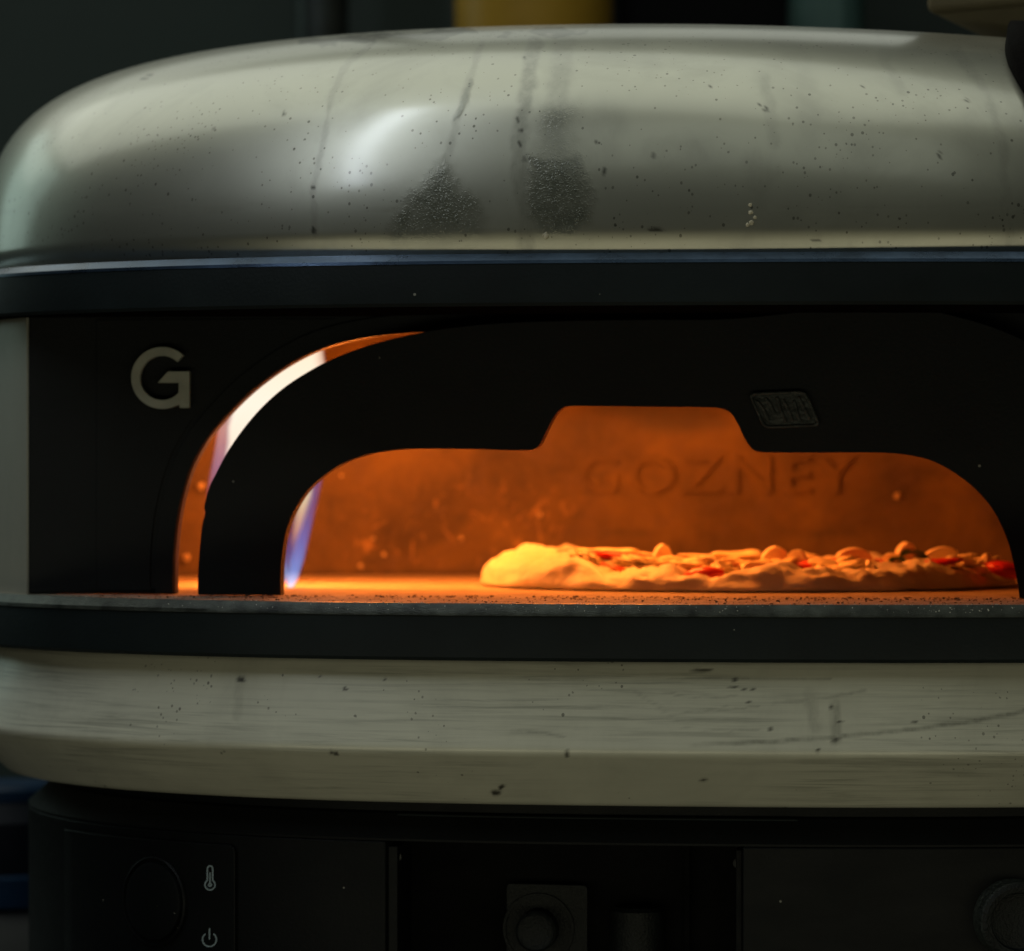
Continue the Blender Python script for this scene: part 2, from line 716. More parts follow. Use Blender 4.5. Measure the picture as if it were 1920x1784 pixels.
def set_attr(o, name, val):
    a = o.data.attributes.new(name, 'FLOAT', 'POINT')
    a.data.foreach_set('value', np.clip(val, 0, 1).astype(np.float32))


px, py, co = px_of(dome)
front = (co[:, 1] < O[1])
wx = px + 22 * fbm(px, py, 40, 3)
wy = py + 22 * fbm(px, py, 40, 9)
g = np.zeros(px.shape)
for pts, wd, amt in (
        ([(905, 80), (880, 150), (850, 235), (832, 300)], 9, .35),
        ([(1000, 80), (992, 140), (978, 220), (972, 330), (985, 400), (985, 465)], 15, .62),
        ([(1060, 75), (1050, 150), (1040, 250), (1045, 300)], 24, .34),
        ([(700, 85), (655, 120), (618, 190), (598, 290), (588, 350), (588, 445)], 7, .38),
        ([(1790, 90), (1850, 180), (1882, 280), (1892, 460)], 12, .38),
        ([(1440, 150), (1440, 210), (1455, 270)], 12, .30),
        ([(1470, 60), (1500, 120), (1515, 200), (1518, 280)], 26, .15),
        ([(1645, 70), (1670, 130), (1690, 170)], 12, .22),
        ([(1410, 300), (1440, 320), (1420, 350)], 26, .28),
        ([(1225, 285), (1300, 290)], 30, .22)):
    d, t = seg_dist(wx, wy, pts)
    rag = .6 + .9 * (fbm(px, py, 22, 17) + .5)
    g = np.maximum(g, .78 * amt * (1 - smstep(wd * .4 * rag, wd * 1.2 * rag, d)))
big = smstep(.02, .20, fbm(px, py * .8, 190, 31)) * smstep(860, 1060, px) * .20
g = np.maximum(g, big)
g = np.maximum(g, .28 * (1 - smstep(0, 34, np.abs(py - 395 - 18 * fbm(px, py, 90, 5)))) * smstep(.0, .22, fbm(px * .3, py * 2.2, 60, 41)))
P1 = [(828, 296), (848, 312), (862, 345), (900, 372), (918, 412), (900, 440), (800, 452), (735, 455), (712, 440), (740, 392), (785, 345), (806, 310)]
P2 = [(984, 285), (1040, 292), (1098, 285), (1104, 330), (1116, 362), (1104, 418), (1080, 436), (1010, 446), (988, 400)]
ex = 12 * fbm(px, py, 11, 90)
w1 = 1 - smstep(-26, 8, ex +  poly_sd(wx, wy, P1))
w2 = 1 - smstep(-16, 7, ex +  poly_sd(wx, wy, P2))
w3 = .5 * (1 - smstep(-34, 22, 1.5 * ex +  poly_sd(wx, wy, [(1010, 190), (1080, 195), (1104, 330), (985, 330)])))
w4 = .55 * (1 - smstep(3, 8, seg_dist(wx, wy, [(885, 150), (862, 200), (848, 240), (832, 290)])[0])) * smstep(-.05, .1, fbm(px, py, 26, 77))
wet = np.maximum.reduce([w1, w2, w3, w4]) * np.clip(.78 + .9 * fbm(px, py, 34, 66), .35, 1)
g = np.maximum(g, .45 * (1 - smstep(-26, 14, poly_sd(wx, wy, P2))))
g = np.maximum(g, .35 * (1 - smstep(-24, 18, poly_sd(wx, wy, [(p[0] + 12, p[1]) for p in P1]))))
sp = np.zeros(px.shape)
for (cx, cy, rx, ry) in ((533, 214, 2.6, 6), (588, 432, 5, 8), (587, 352, 4, 5), (1762, 290, 2.4, 9), (1530, 452, 12, 2.6), (1230, 431, 16, 4), (1228, 292, 3, 8),
                         (1134, 325, 3, 12), (400, 240, 2.4, 2.4), (605, 190, 2.6, 2), (1118, 268, 4, 3), (982, 108, 3.5, 3), (1330, 162, 3, 2.5), (972, 225, 4, 4),
                         (978, 246, 5, 5), (975, 270, 4, 6), (984, 300, 3, 5), (1292, 459, 3, 3), (1812, 188, 5, 3), (1618, 162, 3, 3), (1425, 196, 4, 2.6),
                         (1436, 205, 3, 5), (270, 148, 9, 2.4), (280, 141, 8, 2)):
    sp = np.maximum(sp, 1 - smstep(.6, 1.2, np.hypot((px - cx + 5 * fbm(px, py, 9, 2)) / rx, (py - cy) / ry)))
# soot gathers on the crown line
top = seg_dist(px, py, [(560, 80), (700, 72), (860, 63), (1100, 57)])[0]
sp = np.maximum(sp, .6 * (1 - smstep(0, 5, top + 40 * (fbm(px * .35, py, 18, 55)))) * (px > 560) * (px < 1130))
set_attr(dome, 'grime', g * front)
set_attr(dome, 'wet', wet * front)
set_attr(dome, 'spot', sp * front * .85)

# crusty flakes on the dome
def flake(name, px_, py_, r, mat, host_verts, parent):
    i = int(np.argmin(np.where(front, np.hypot(px - px_, py - py_), 1e9)))
    c = co[i]
    vv, ff = [], []
    bm = bmesh.new()
    bmesh.ops.create_icosphere(bm, subdivisions=2, radius=1)
    for v in bm.verts:
        q = v.co * r * (1 + .5 * noise.noise(v.co * 1.7 + Vector((px_, py_, 0))))
        q.y *= .45
        q *= .7
        v.co = Vector(c) + q
    me = bpy.data.meshes.new(name)
    bm.to_mesh(me)
    bm.free()
    me.materials.append(mat)
    o = bpy.data.objects.new(name, me)
    COL.objects.link(o)
    put(o, parent)
    return o


M_FLAKE = simple('dry_dough_flake', (.55, .50, .36), .7, 0, .3, 300)
for (fx, fy, r) in ((1412, 416, .0017), (1405, 421, .0013), (1418, 408, .0012), (1409, 400, .0014), (1404, 385, .0012), (1024, 441, .0022)):
    flake('dried_flake', fx, fy, r, M_FLAKE, None, dome)

# ---- upper black ring
lathe('upper_rim', [(.70, Z_UT), (.975, Z_UT), (.989, Z_UT - .0006), (1.0, Z_UC + .0004), (1.001, Z_UC - .0012), (1.001, Z_UB + .0015), (.998, Z_UB), (.70, Z_UB)], M_RIM, oven, nt=720, close=True)
sharp(bpy.data.objects['upper_rim'], 25)
M_UNDERSHADE = simple('shaded_underside', (.004, .004, .004), 1, 0, .2, 50, spec=0)  # shade put into the colour: matte black so the fire's reflection doesn't show
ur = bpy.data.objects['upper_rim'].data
ur.materials.append(M_UNDERSHADE)
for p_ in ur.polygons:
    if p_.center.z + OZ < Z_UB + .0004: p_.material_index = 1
lathe('rim_trim', [(.966, Z_UT + .0005), (.9885, Z_UT), (1.0006, Z_UC + .001), (1.0016, Z_UC - .0004), (.9995, Z_UC - .0006), (.972, Z_UT - .001)], M_TRIM, oven, nt=720, close=True)
sharp(bpy.data.objects['rim_trim'], 25)

# ---- body wall behind the panel, left edge to right edge round the back
V_PANEL, V_INS = .205, .2185
_u = abs(on_plane(51, 900, V_PANEL)[0])
S_WALL = ((_u / A) ** NEXP + (V_PANEL / B) ** NEXP) ** (1 / NEXP)


def th_for(v, s):
    si = (v / (B * s)) ** (NEXP / 2)
    return math.asin(si)


tha = th_for(V_PANEL - .0005, S_WALL)
wallm = lathe('side_wall', [(S_WALL, Z_UB + .002), (S_WALL, Z_FL - .002), (S_WALL - .03, Z_FL - .002), (S_WALL - .03, Z_UB + .002)], M_WALL, oven,
              th0=math.pi - tha, th1=2 * math.pi + tha, nt=300, close=True)
sharp(wallm, 25)
for nm in ('grime', 'wet', 'spot'):
    set_attr(wallm, nm, np.zeros(len(wallm.data.vertices)))

# ---- lower ring and ledge
ledge = dense_lathe('stone_floor', [(.988 * f, Z_FL - (0 if f < 1 else .0008)) for f in [1e-5] + list(np.linspace(.05, .985, 90)) + [1.0]] + [(.988, Z_FL - .004)], M_STONE, oven, dense=700)
px, py, co = px_of(ledge)
rel = np.stack([co[:, 0] - O[0], co[:, 1] - O[1]], 1) @ Nn
set_attr(ledge, 'grime', smstep(.20, .245, rel) * .55 + .12)
lr = lathe('lower_rim', [(.9885, Z_FL + .0004), (.9945, Z_FL + .0002), (1.0, Z_LC), (1.0005, Z_LC - .001), (1.0005, Z_LB + .0015), (.997, Z_LB), (.70, Z_LB), (.70, Z_FL - .005), (.9885, Z_FL - .005)], M_RIM, oven, nt=720, close=True)
sharp(lr, 25)
tr = lathe('ledge_trim', [(.9885, Z_FL + .0007), (.9947, Z_FL + .0006), (1.0015, Z_LC + .0004), (1.0022, Z_LC - .0012), (1.0005, Z_LC - .0014), (.9935, Z_FL - .001), (.9885, Z_FL - .001)], M_LEDGE, oven, nt=720, close=True)
sharp(tr, 25)

# ---- cream base bowl
zb0, zb1, zb2 = Z_LB - .0002, .3240, .2994
BP = [(.70, zb0 + .001), (.955, zb0 + .001), (.963, zb0 - .0008)]
for i in range(1, 41):
    f = i / 40
    BP.append((.963 + .034 * f ** .8, zb0 - .0008 + (zb1 + .002 - zb0 + .0008) * f))
BP += [(.9975, zb1 + .0007), (.9965, zb1 - .0008), (.9945, zb1 - .002)]
for i in range(1, 26):
    f = i / 25
    BP.append((.9945 - .062 * f, zb1 - .002 + (zb2 + .0012 - zb1 + .002) * f))
BP += [(.929, zb2 + .0002), (.923, zb2 - .0004), (.70, zb2 - .0004)]
base = dense_lathe('base_bowl', BP, M_BASE, oven, dense=900)
px, py, co = px_of(base)
front = co[:, 1] < O[1]
wx = px + 10 * fbm(px, py, 30, 4)
wy = py + 6 * fbm(px, py, 30, 8)
g = np.zeros(px.shape)
for pts, wd, amt in (
        ([(1300, 1397), (1450, 1390), (1570, 1383), (1700, 1370), (1840, 1350), (1960, 1325)], 4.5, .6),
        ([(1520, 1300), (1525, 1345), (1530, 1365)], 12, .38), ([(1565, 1320), (1568, 1350), (1566, 1388)], 10, .55),
        ([(455, 1262), (446, 1300), (444, 1345)], 9, .25), ([(1180, 1290), (1240, 1330), (1290, 1365)], 3, .25),
        ([(960, 1370), (1020, 1375), (1060, 1382)], 3, .45), ([(1250, 1274), (1400, 1273), (1560, 1274)], 2, .5),
        ([(1270, 1340), (1330, 1334), (1420, 1325)], 2, .4), ([(1240, 1300), (1300, 1308), (1380, 1306)], 2, .4),
        ([(1320, 1372), (1420, 1368)], 2, .4), ([(1450, 1320), (1560, 1308), (1620, 1296)], 3, .35)):
    d, t = seg_dist(wx, wy, pts)
    g = np.maximum(g, amt * (1 - smstep(wd * .4, wd * 1.4, d)) * (.5 + .6 * smstep(0, .15, t)))
sp = np.zeros(px.shape)
for (cx, cy, rx, ry) in ((930, 1486, 10, 7), (940, 1476, 8, 6), (622, 1412, 6, 5), (629, 1415, 5, 3), (1363, 1287, 6, 3), (1378, 1288, 10, 3), (1392, 1292, 7, 3), (1378, 1276, 5, 3), (1412, 1292, 4, 3),
                         (602, 1268, 4, 3), (722, 1274, 3, 3), (647, 1292, 5, 3), (650, 1397, 3, 2), (1062, 1414, 3, 6), (1077, 1424, 3, 7), (1560, 1327, 4, 4), (1574, 1354, 6, 4), (1568, 1387, 9, 5),
                         (1715, 1354, 6, 3), (1355, 1324, 6, 2), (1366, 1335, 4, 2), (1400, 1316, 5, 2), (453, 1275, 9, 6), (1320, 1257, 20, 4), (1318, 1464, 4, 3), (1534, 1408, 3, 5), (418, 1411, 3, 3), (1447, 1368, 4, 3)):
    sp = np.maximum(sp, .9 * (1 - smstep(.5, 1.15, np.hypot((px - cx + 9 * fbm(px, py, 8, 2)) / rx, (py - cy + 7 * fbm(px, py, 7, 12)) / ry))))
set_attr(base, 'grime', g * front)
set_attr(base, 'wet', np.zeros(px.shape))
set_attr(base, 'spot', sp * front)

# ---- front panel with its arch
arch = [(328, 1119), (328, 1060), (331, 1010), (337, 965), (347, 920), (362, 875), (385, 832), (415, 793), (458, 748), (500, 713), (545, 683), (595, 658), (650, 641), (710, 630), (775, 624), (860, 622)]
arch = catmull(arch, 5)
half = [on_plane(x, y, V_PANEL) for x, y in arch]
uc = on_plane(1220, 800, V_PANEL)[0]
opening = half + [(2 * uc - u, z) for u, z in reversed(half)]
opening[0] = (opening[0][0], Z_FL + .0006)
opening[-1] = (opening[-1][0], Z_FL + .0006)
uL = on_plane(53, 900, V_PANEL)[0]
hole = opening
outer = smooth_loop([(uL, Z_FL + .0004), (opening[0][0], Z_FL + .0004)], .02, closed=False)
outer = [(uL, Z_FL + .0004)] + [(opening[0][0], Z_FL + .0004)] + opening[1:-1] + [(opening[-1][0], Z_FL + .0004), (-uL * .985, Z_FL + .0004), (-uL * .985, Z_UB + .001), (uL, Z_UB + .001)]
outer[-1] = (uL, Z_UT - .001)
outer[-2] = (-uL * .985, Z_UT - .001)
pan = plate('front_panel', outer, [], lambda u, z, t: W(u, V_PANEL - t, z), .010, M_PANEL, oven, bevel=.0012)

# raised frame that follows the arch
def ribbon(name, pts, w, v0, v1, mat, parent, bevel=.0008):
    """closed band of width w to the left of an open line in the plane of the mouth"""
    P = [Vector(p) for p in pts]
    nn = []
    for i in range(len(P)):
        d = (P[min(i + 1, len(P) - 1)] - P[max(i - 1, 0)]).normalized()
        nn.append(Vector((-d.y, d.x)))
    loopp = [tuple(p) for p in P] + [tuple(P[i] + nn[i] * w) for i in reversed(range(len(P)))]
    return plate(name, loopp, [], lambda u, z, t: W(u, v0 - t, z), v0 - v1, mat, parent, bevel=bevel)


fr = [(u, z) for u, z in opening]
fr[0] = (fr[0][0], Z_FL + .0012)
fr[-1] = (fr[-1][0], Z_FL + .0012)
ribbon('arch_frame', [(p[0] - .0006, p[1]) if i < len(fr) / 2 else (p[0] + .0006, p[1]) for i, p in enumerate(fr)], .0085, V_PANEL + .0013, V_PANEL + .0002, M_PANEL, oven, .001)
# the flatter field that carries the letter
box_px = [on_plane(x, y, V_PANEL) for x, y in ((181, 600), (181, 1112))]
fieldpts = [(box_px[0][0], Z_UB - .001), (box_px[1][0], Z_FL + .002), (opening[0][0] - .0105, Z_FL + .002)]
o_arc = []
for i, (u, z) in enumerate(opening[: len(half)]):
    j0, j1 = max(i - 1, 0), min(i + 1, len(half) - 1)
    d = (Vector(opening[j1]) - Vector(opening[j0])).normalized()
    o_arc.append((u - d.y * .0115, z + d.x * .0115))
o_arc = [p for p in o_arc if p[1] < Z_UB - .002 and p[1] > Z_FL + .004]
fieldpts += o_arc + [(o_arc[-1][0] + .004, Z_UB - .001)]
plate('raised_field', fieldpts, [], lambda u, z, t: W(u, V_PANEL + .0007 - t, z), .0006, M_PANEL, oven, bevel=.0003)

# ---- mouth insert with the notch
ins_out = catmull([(371, 1121), (371, 1080), (374, 1035), (379, 985), (385, 962), (383, 950), (392, 915), (404, 890), (425, 850), (455, 806), (490, 765), (530, 729), (575, 699), (620, 675), (670, 655), (720, 640), (775, 627), (850, 615), (950, 606), (1080, 602), (1220, 600)], 4)
ins_out = [on_plane(x, y, V_INS) for x, y in ins_out]
ui = on_plane(1218, 800, V_INS)[0]
ins_out = ins_out + [(2 * ui - u + .018 * smstep(.0, .08, ui - u), z + .010 * smstep(.02, .10, ui - u) * smstep(.40, .46, z)) for u, z in reversed(ins_out[:-1])]
mouth = [(526, 1123), (526, 1085), (528, 1050), (535, 1003), (550, 962), (574, 923), (606, 893), (644, 869), (688, 853), (735, 845), (790, 842), (900, 843), (975, 845), (1001, 843), (1014, 831), (1026, 806),
         (1038, 783), (1050, 769), (1068, 762), (1120, 762), (1220, 763), (1320, 764), (1350, 766), (1370, 775), (1383, 795), (1396, 822), (1408, 840), (1424, 848), (1460, 849), (1560, 849), (1640, 849), (1690, 852),
         (1740, 862), (1785, 884), (1828, 917), (1862, 957), (1886, 1005), (1900, 1055), (1909, 1100), (1912, 1130)]
mouth = [on_plane(x, y, V_INS) for x, y in catmull(mouth, 4)]
zb = Z_FL + .0005
mouth[0] = (mouth[0][0], zb)
mouth[-1] = (mouth[-1][0], zb)
ins_out[0] = (ins_out[0][0], zb)
ins_out[-1] = (ins_out[-1][0], zb)
outl = ins_out + [p for p in reversed(mouth)]
ins = plate('mouth_insert', outl, [], lambda u, z, t: W(u, V_INS - t, z), .0105, M_PANEL, oven, bevel=.0022)

# ---- letter on the panel
def arc(cx, cy, r, a0, a1, n):
    return [(cx + r * math.cos(R(a0 + (a1 - a0) * i / n)), cy - r * math.sin(R(a0 + (a1 - a0) * i / n))) for i in range(n + 1)]


G = arc(304, 709, 58, 47, 298, 40) + [(336, 759), (337, 765), (355, 765), (355, 697), (315, 697), (296, 718), (335, 718), (335, 737)]
G += arc(304, 709, 41.5, -42, -313, 36)
G = [on_plane(x, y, V_PANEL + .005) for x, y in G]
plate('letter', G, [], lambda u, z, t: W(u, V_PANEL + .0052 - t, z), .0033, M_LOGO, oven, bevel=.0004)

# ---- slanted badge on the insert
def rounded(poly, r, n=5):
    out = []
    m = len(poly)
    for i in range(m):
        a, b, c = Vector(poly[i - 1]), Vector(poly[i]), Vector(poly[(i + 1) % m])
        p, q = b + (a - b).normalized() * r, b + (c - b).normalized() * r
        for j in range(n + 1):
            t = j / n
            out.append(tuple((1 - t) ** 2 * p + 2 * t * (1 - t) * b + t * t * q))
    return out


vb = V_INS
bo = rounded([(1403, 737), (1512, 733), (1540, 800), (1432, 804)], 14)
bi = rounded([(1409, 741.5), (1508, 738), (1533, 795.5), (1436, 799.5)], 11)
tm = lambda l, v: [on_plane(x, y, v) for x, y in l]
badge = plate('badge', tm(bo, vb), [], lambda u, z, t: W(u, vb + .0016 - t, z), .0014, M_BADGE, oven, bevel=.0004)
plate('badge_border', tm(bo, vb), [tm(bi, vb)], lambda u, z, t: W(u, vb + .0026 - t, z), .0009, M_BADGE, badge, bevel=.0003)
for line in ([(1420, 752), (1432, 768), (1442, 790)], [(1437, 747), (1447, 762), (1452, 775)], [(1458, 745), (1463, 765), (1474, 792)], [(1468, 749), (1478, 768), (1487, 791)],
             [(1489, 752), (1494, 770), (1500, 790)], [(1497, 744), (1507, 764), (1519, 786)]):
    P = [Vector(p) for p in catmull(line, 4)]
    lp = [(p.x - 3.0, p.y) for p in P] + [(p.x + 3.0, p.y) for p in reversed(P)]
    plate('badge_relief', tm(lp, vb), [], lambda u, z, t: W(u, vb + .0026 - t, z), .0009, M_BADGE, badge, bevel=.0003)

# ---- cooking chamber
def chamber():
    prof = [(1.0, Z_FL - .001)] + [(1.0, z) for z in np.linspace(Z_FL + .002, .470, 40)]
    for i in range(1, 30):
        a = math.pi / 2 * i / 29
        prof.append((math.cos(a) ** .75 if i < 29 else 1e-4, .470 + .062 * math.sin(a)))
    verts, faces = [], []
    ths = np.linspace(0, 2 * math.pi, 520, endpoint=False)
    m = len(prof)
    for th in ths:
        for s, z in prof:
            u, v = plan(th, s, 3.6, .352, .200)
            v = .04 + v
            verts.append(W(u, min(v, V_PANEL - .0105), z))
    for i in range(len(ths)):
        i2 = (i + 1) % len(ths)
        # leave the front open
        tm_ = (ths[i] + ths[i2]) / 2 if i2 else ths[i]
        for j in range(m - 1):
            q = [(i, j), (i2, j), (i2, j + 1), (i, j + 1)]
            u, v = plan(ths[i], (prof[j][0] + prof[j + 1][0]) / 2, 3.6, .352, .200)
            if .04 + v > V_PANEL - .010 and v > 0:
                continue
            faces.append(tuple(a * m + b for a, b in q))
    return mk('cooking_chamber', verts, faces, M_CHAMBER, oven)


ch = chamber()
px, py, co = px_of(ch)
z_ = smstep(600, 700, px) * (1 - smstep(1000, 1150, px)) * smstep(850, 960, py)
set_attr(ch, 'grime', z_)
sp = .75 * (1 - smstep(-6, 26, poly_sd(px + 20 * fbm(px, py, 60, 1), py + 10 * fbm(px, py, 60, 2), [(1120, 755), (1350, 755), (1350, 800), (1230, 805), (1190, 780)])))
sp = np.maximum(sp, .5 * (1 - smstep(5, 12, np.abs(py - 1078))))
for (cx, cy, rx, ry) in ((888, 893, 22, 24), (925, 905, 8, 20), (984, 897, 9, 22), (1031, 893, 8, 34), (1118, 890, 30, 6), (1108, 925, 34, 8), (860, 975, 14, 10), (1075, 965, 20, 9), (700, 1050, 30, 14), (620, 960, 10, 30), (1180, 1000, 60, 10), (1560, 1000, 70, 12)):
    sp = np.maximum(sp, .42 * (1 - smstep(.3, 1.25, np.hypot((px - cx + 14 * fbm(px, py, 16, 6)) / rx, (py - cy + 14 * fbm(px, py, 16, 7)) / ry))))
set_attr(ch, 'spot', sp)
# closing collar between panel and chamber so that no light leaks
cu = bpy.data.curves.new('stamped_lettering', 'FONT')
cu.body = 'GOZNEY'
cu.space_character = 1.18
cu.extrude = .02
cu.bevel_depth = .012
cu.bevel_resolution = 1
cu.align_x = 'LEFT'
tob = bpy.data.objects.new('tmp', cu)
COL.objects.link(tob)
bpy.context.view_layer.update()
tme = bpy.data.meshes.new_from_object(tob.evaluated_get(bpy.context.evaluated_depsgraph_get()))
bpy.data.objects.remove(tob)
tc = np.empty(len(tme.vertices) * 3)
tme.vertices.foreach_get('co', tc)
tc = tc.reshape(-1, 3)
mn, mx = tc.min(0), tc.max(0)
u0, z0 = on_plane(1085, 926, -.158)
u1, z1 = on_plane(1606, 856, -.158)
tc = (tc - mn) / (mx - mn)
out = []
for a, b_, c_ in tc:
    u = u0 + (u1 - u0) * a
    out.append(W(u, -.1603 + .0025 * c_, z0 + (z1 - z0) * b_))
txt = mk('stamped_lettering', out, [tuple(p.vertices) for p in tme.polygons], M_CHAMBER, ch, smooth=False)
set_attr(txt, 'grime', np.zeros(len(out)))
set_attr(txt, 'spot', np.zeros(len(out)))
# embers, their glow put into a pale colour, set on the back wall
M_EMBER = simple('pale_ember', (.42, .33, .20), .8, 0, .3, 300)
for (cx, cy, r) in ((1012, 965, .0016), (1683, 930, .0019), (700, 1010, .001), (676, 1062, .0015), (640, 892, .001), (350, 1046, .002), (377, 912, .0022), (720, 1040, .0012), (865, 1010, .0013)):
    u, z = on_plane(cx, cy, -.158)
    vv = .04 - .2 * max(0, 1 - (abs(u) / .352) ** 3.6) ** (1 / 3.6) + .001
    u, z = on_plane(cx, cy, vv)
    bm = bmesh.new()
    bmesh.ops.create_icosphere(bm, subdivisions=2, radius=r)
    for v in bm.verts:
        v.co = v.co * (1 + .3 * noise.noise(v.co * 900)) + Vector(W(u, vv, z))
    me = bpy.data.meshes.new('ember_fleck')
    bm.to_mesh(me)
    bm.free()
    me.materials.append(M_EMBER)
    o = bpy.data.objects.new('ember_fleck', me)
    COL.objects.link(o)
    put(o, ch)

# ---- stand below the bowl
S_SK = .903
zt0, zt1 = .2925, .2822
sk = lathe('stand_collar', [(.70, zb2 + .0002), (.865, zb2 - .0008), (.865, zt0 + .001), (.874, zt0), (S_SK, zt1), (S_SK, zt1 - .0010), (.872, zt1 - .0010), (.860, zt0 - .0030), (.70, zt0 - .003)], M_SKIRT, oven, nt=500, close=True)
sharp(sk, 20)


def th_px(px_, s):
    u, z = on_skin(px_, 1600, s)
    v = v_at(u, s)
    c = abs(u / (A * s)) ** (NEXP / 2)
    si = abs(v / (B * s)) ** (NEXP / 2)
    return math.atan2(si, math.copysign(c, u))


thl, thr = th_px(722, S_SK), th_px(1392, S_SK)
zlow = OZ + .001
for nm, a0, a1 in (('stand_wall', thl, math.pi + R(60)), ('stand_wall', -R(60), thr)):
    o = lathe(nm, [(S_SK, zt1 - .0012), (S_SK, zlow), (S_SK - .02, zlow), (S_SK - .02, zt1 - .0012)], M_SKIRT, oven, th0=a0, th1=a1, nt=160, close=True)
    sharp(o, 25)
    bev(o, .0008)
ob = lathe('stand_back', [(S_SK, zt1 - .0012), (S_SK, zlow), (S_SK - .02, zlow), (S_SK - .02, zt1 - .0012)], M_SKIRT, oven, th0=math.pi + R(60.2), th1=2 * math.pi - R(60.2), nt=80, close=True)
# bay: cheeks, back plate
def uz(px_, py_, s=S_SK):
    return on_skin(px_, py_, s)


ua = uz(724, 1650)[0]
ub = uz(1391, 1650)[0]
va = v_at(ua, S_SK) - .003
bay = plate('bay_back', [(ua - .01, zlow), (ub + .01, zlow), (ub + .01, zt1 - .0015), (ua - .01, zt1 - .0015)], [], lambda u, z, t: W(u, va - .045 - t, z), .002, M_DARK, oven)
for uu, wdt in ((ua + .0005, .0045), (ub - .0035, .003)):
    b0 = [W(uu, va - .044, 0), W(uu + wdt, va - .044, 0), W(uu + wdt, va + .001, 0), W(uu, va + .001, 0)]
    vv = [(p[0], p[1], z) for z in (zlow, zt1 - .0035) for p in b0]
    o = mk('bay_cheek', vv, [(0, 1, 2, 3), (7, 6, 5, 4), (0, 4, 5, 1), (1, 5, 6, 2), (2, 6, 7, 3), (3, 7, 4, 0)], M_SKIRT, oven, smooth=False)
    bev(o, .0006)
# lit lip over the bay
lip = lathe('bay_lip', [(.8735, zt0 + .0005), (.8765, zt0 - .0001), (.8765, zt0 - .0009), (.8735, zt0 - .0006)], M_RIM, oven, th0=thr - .05, th1=thl, nt=120, close=True)
# screws
for sx, sy in ((742, 1608), (1384, 1620)):
    u, z = on_plane(sx, sy, va - .004)
    axis = Vector((Nn[0] , Nn[1], 0))
    if sx < 1000:
        revolve('screw', [(0, .0022), (.0015, .002), (.0023, .001), (.0024, -.001), (0, -.001)], M_SCREW, oven, W(u, va - .006, z), axis + Vector((Tt[0], Tt[1], 0)) * .8, 20)
    else:
        revolve('screw', [(0, .0022), (.0015, .002), (.0023, .001), (.0024, -.001), (0, -.001)], M_SCREW, oven, W(u, va - .006, z), axis - Vector((Tt[0], Tt[1], 0)) * .8, 20)
# valve plate with its round port, and the igniter barrel
vq = va - .036
pl = rounded([(950, 1657), (1101, 1661), (1101, 1815), (950, 1815)], 9)
vp = plate('valve_plate', [on_plane(x, y, vq) for x, y in pl], [], lambda u, z, t: W(u, vq - t, z), .004, M_KNOB, oven, bevel=.0006)
u, z = on_plane(1010, 1742, vq)
ax3 = (Nn[0], Nn[1], 0)
revolve('valve_port', [(0, .012), (.0070, .012), (.0082, .0128), (.0092, .0118), (.0094, .0), (.0150, .0), (.0150, .0012), (.0162, .0012), (.0165, -.001)], M_KNOB, vp, W(u, vq + .0002, z), ax3, 56)
u, z = on_plane(1195, 1790, vq)
zt_ = on_plane(1195, 1700, vq)[1]
revolve('igniter_barrel', [(0, zt_ - zlow), (.0105, zt_ - zlow), (.0125, zt_ - zlow - .0018), (.0125, 0), (0, 0)], M_KNOB, oven, W(u, vq, zlow), (0, 0, 1), 48)
u, z = on_plane(1287, 1600, vq)
o = mk('conduit', *(lambda c: ([W(c + a, va - .0425 + b_, zz) for zz in (zlow, zt1 - .004) for a, b_ in ((-.0012, 0), (.0012, 0), (.0012, .003), (-.0012, .003))],
                               [(0, 1, 2, 3), (7, 6, 5, 4), (0, 4, 5, 1), (1, 5, 6, 2), (2, 6, 7, 3), (3, 7, 4, 0)]))(u), M_DARK, oven, smooth=False)

# ---- control panel on the left
S_CP = .909


def skin(s):
    return lambda u, z, t: W(u, v_at(u, s) - t, z)


u_r, z_t = on_skin(441, 1585, S_CP)
u_l = on_skin(120, 1585, S_CP)[0]
cp = [(u_l, zlow), (u_r, zlow), (u_r, z_t - .003), (u_r - .0008, z_t - .001), (u_r - .003, z_t), (u_l, z_t)]
cpl = plate('control_panel', smooth_loop(cp, .004), [], skin(S_CP), .003, M_SKIRT, oven, grid=.006, bevel=.0007)


def stroke(name, lines, w, s, mat, parent, lift=.0004, closed=False):
    verts, faces = [], []
    for pts in lines:
        cl = pts[0] == pts[-1]
        P = [Vector(p) for p in (pts[:-1] if cl else pts)]
        n = len(P)
        st = len(verts)
        for i, p in enumerate(P):
            a = P[(i - 1) % n] if cl else P[max(i - 1, 0)]
            c = P[(i + 1) % n] if cl else P[min(i + 1, n - 1)]
            d = (c - a).normalized()
            nn = Vector((-d.y, d.x)) * w / 2
            for q in (p + nn, p - nn):
                u, z = on_skin(q.x, q.y, s)
                for t in (lift, .0):
                    verts.append(W(u, v_at(u, s) + t, z))
        m = n if cl else n - 1
        for i in range(m):
            j = (i + 1) % n
            a, b = st + 4 * i, st + 4 * j
            for x, y in ((0, 2), (2, 3), (3, 1), (1, 0)):
                faces.append((a + x, b + x, b + y, a + y))
        if not cl:
            faces.append((st, st + 1, st + 3, st + 2))
            e = st + 4 * (n - 1)
            faces.append((e, e + 2, e + 3, e + 1))
    return mk(name, verts, faces, mat, parent, smooth=False)


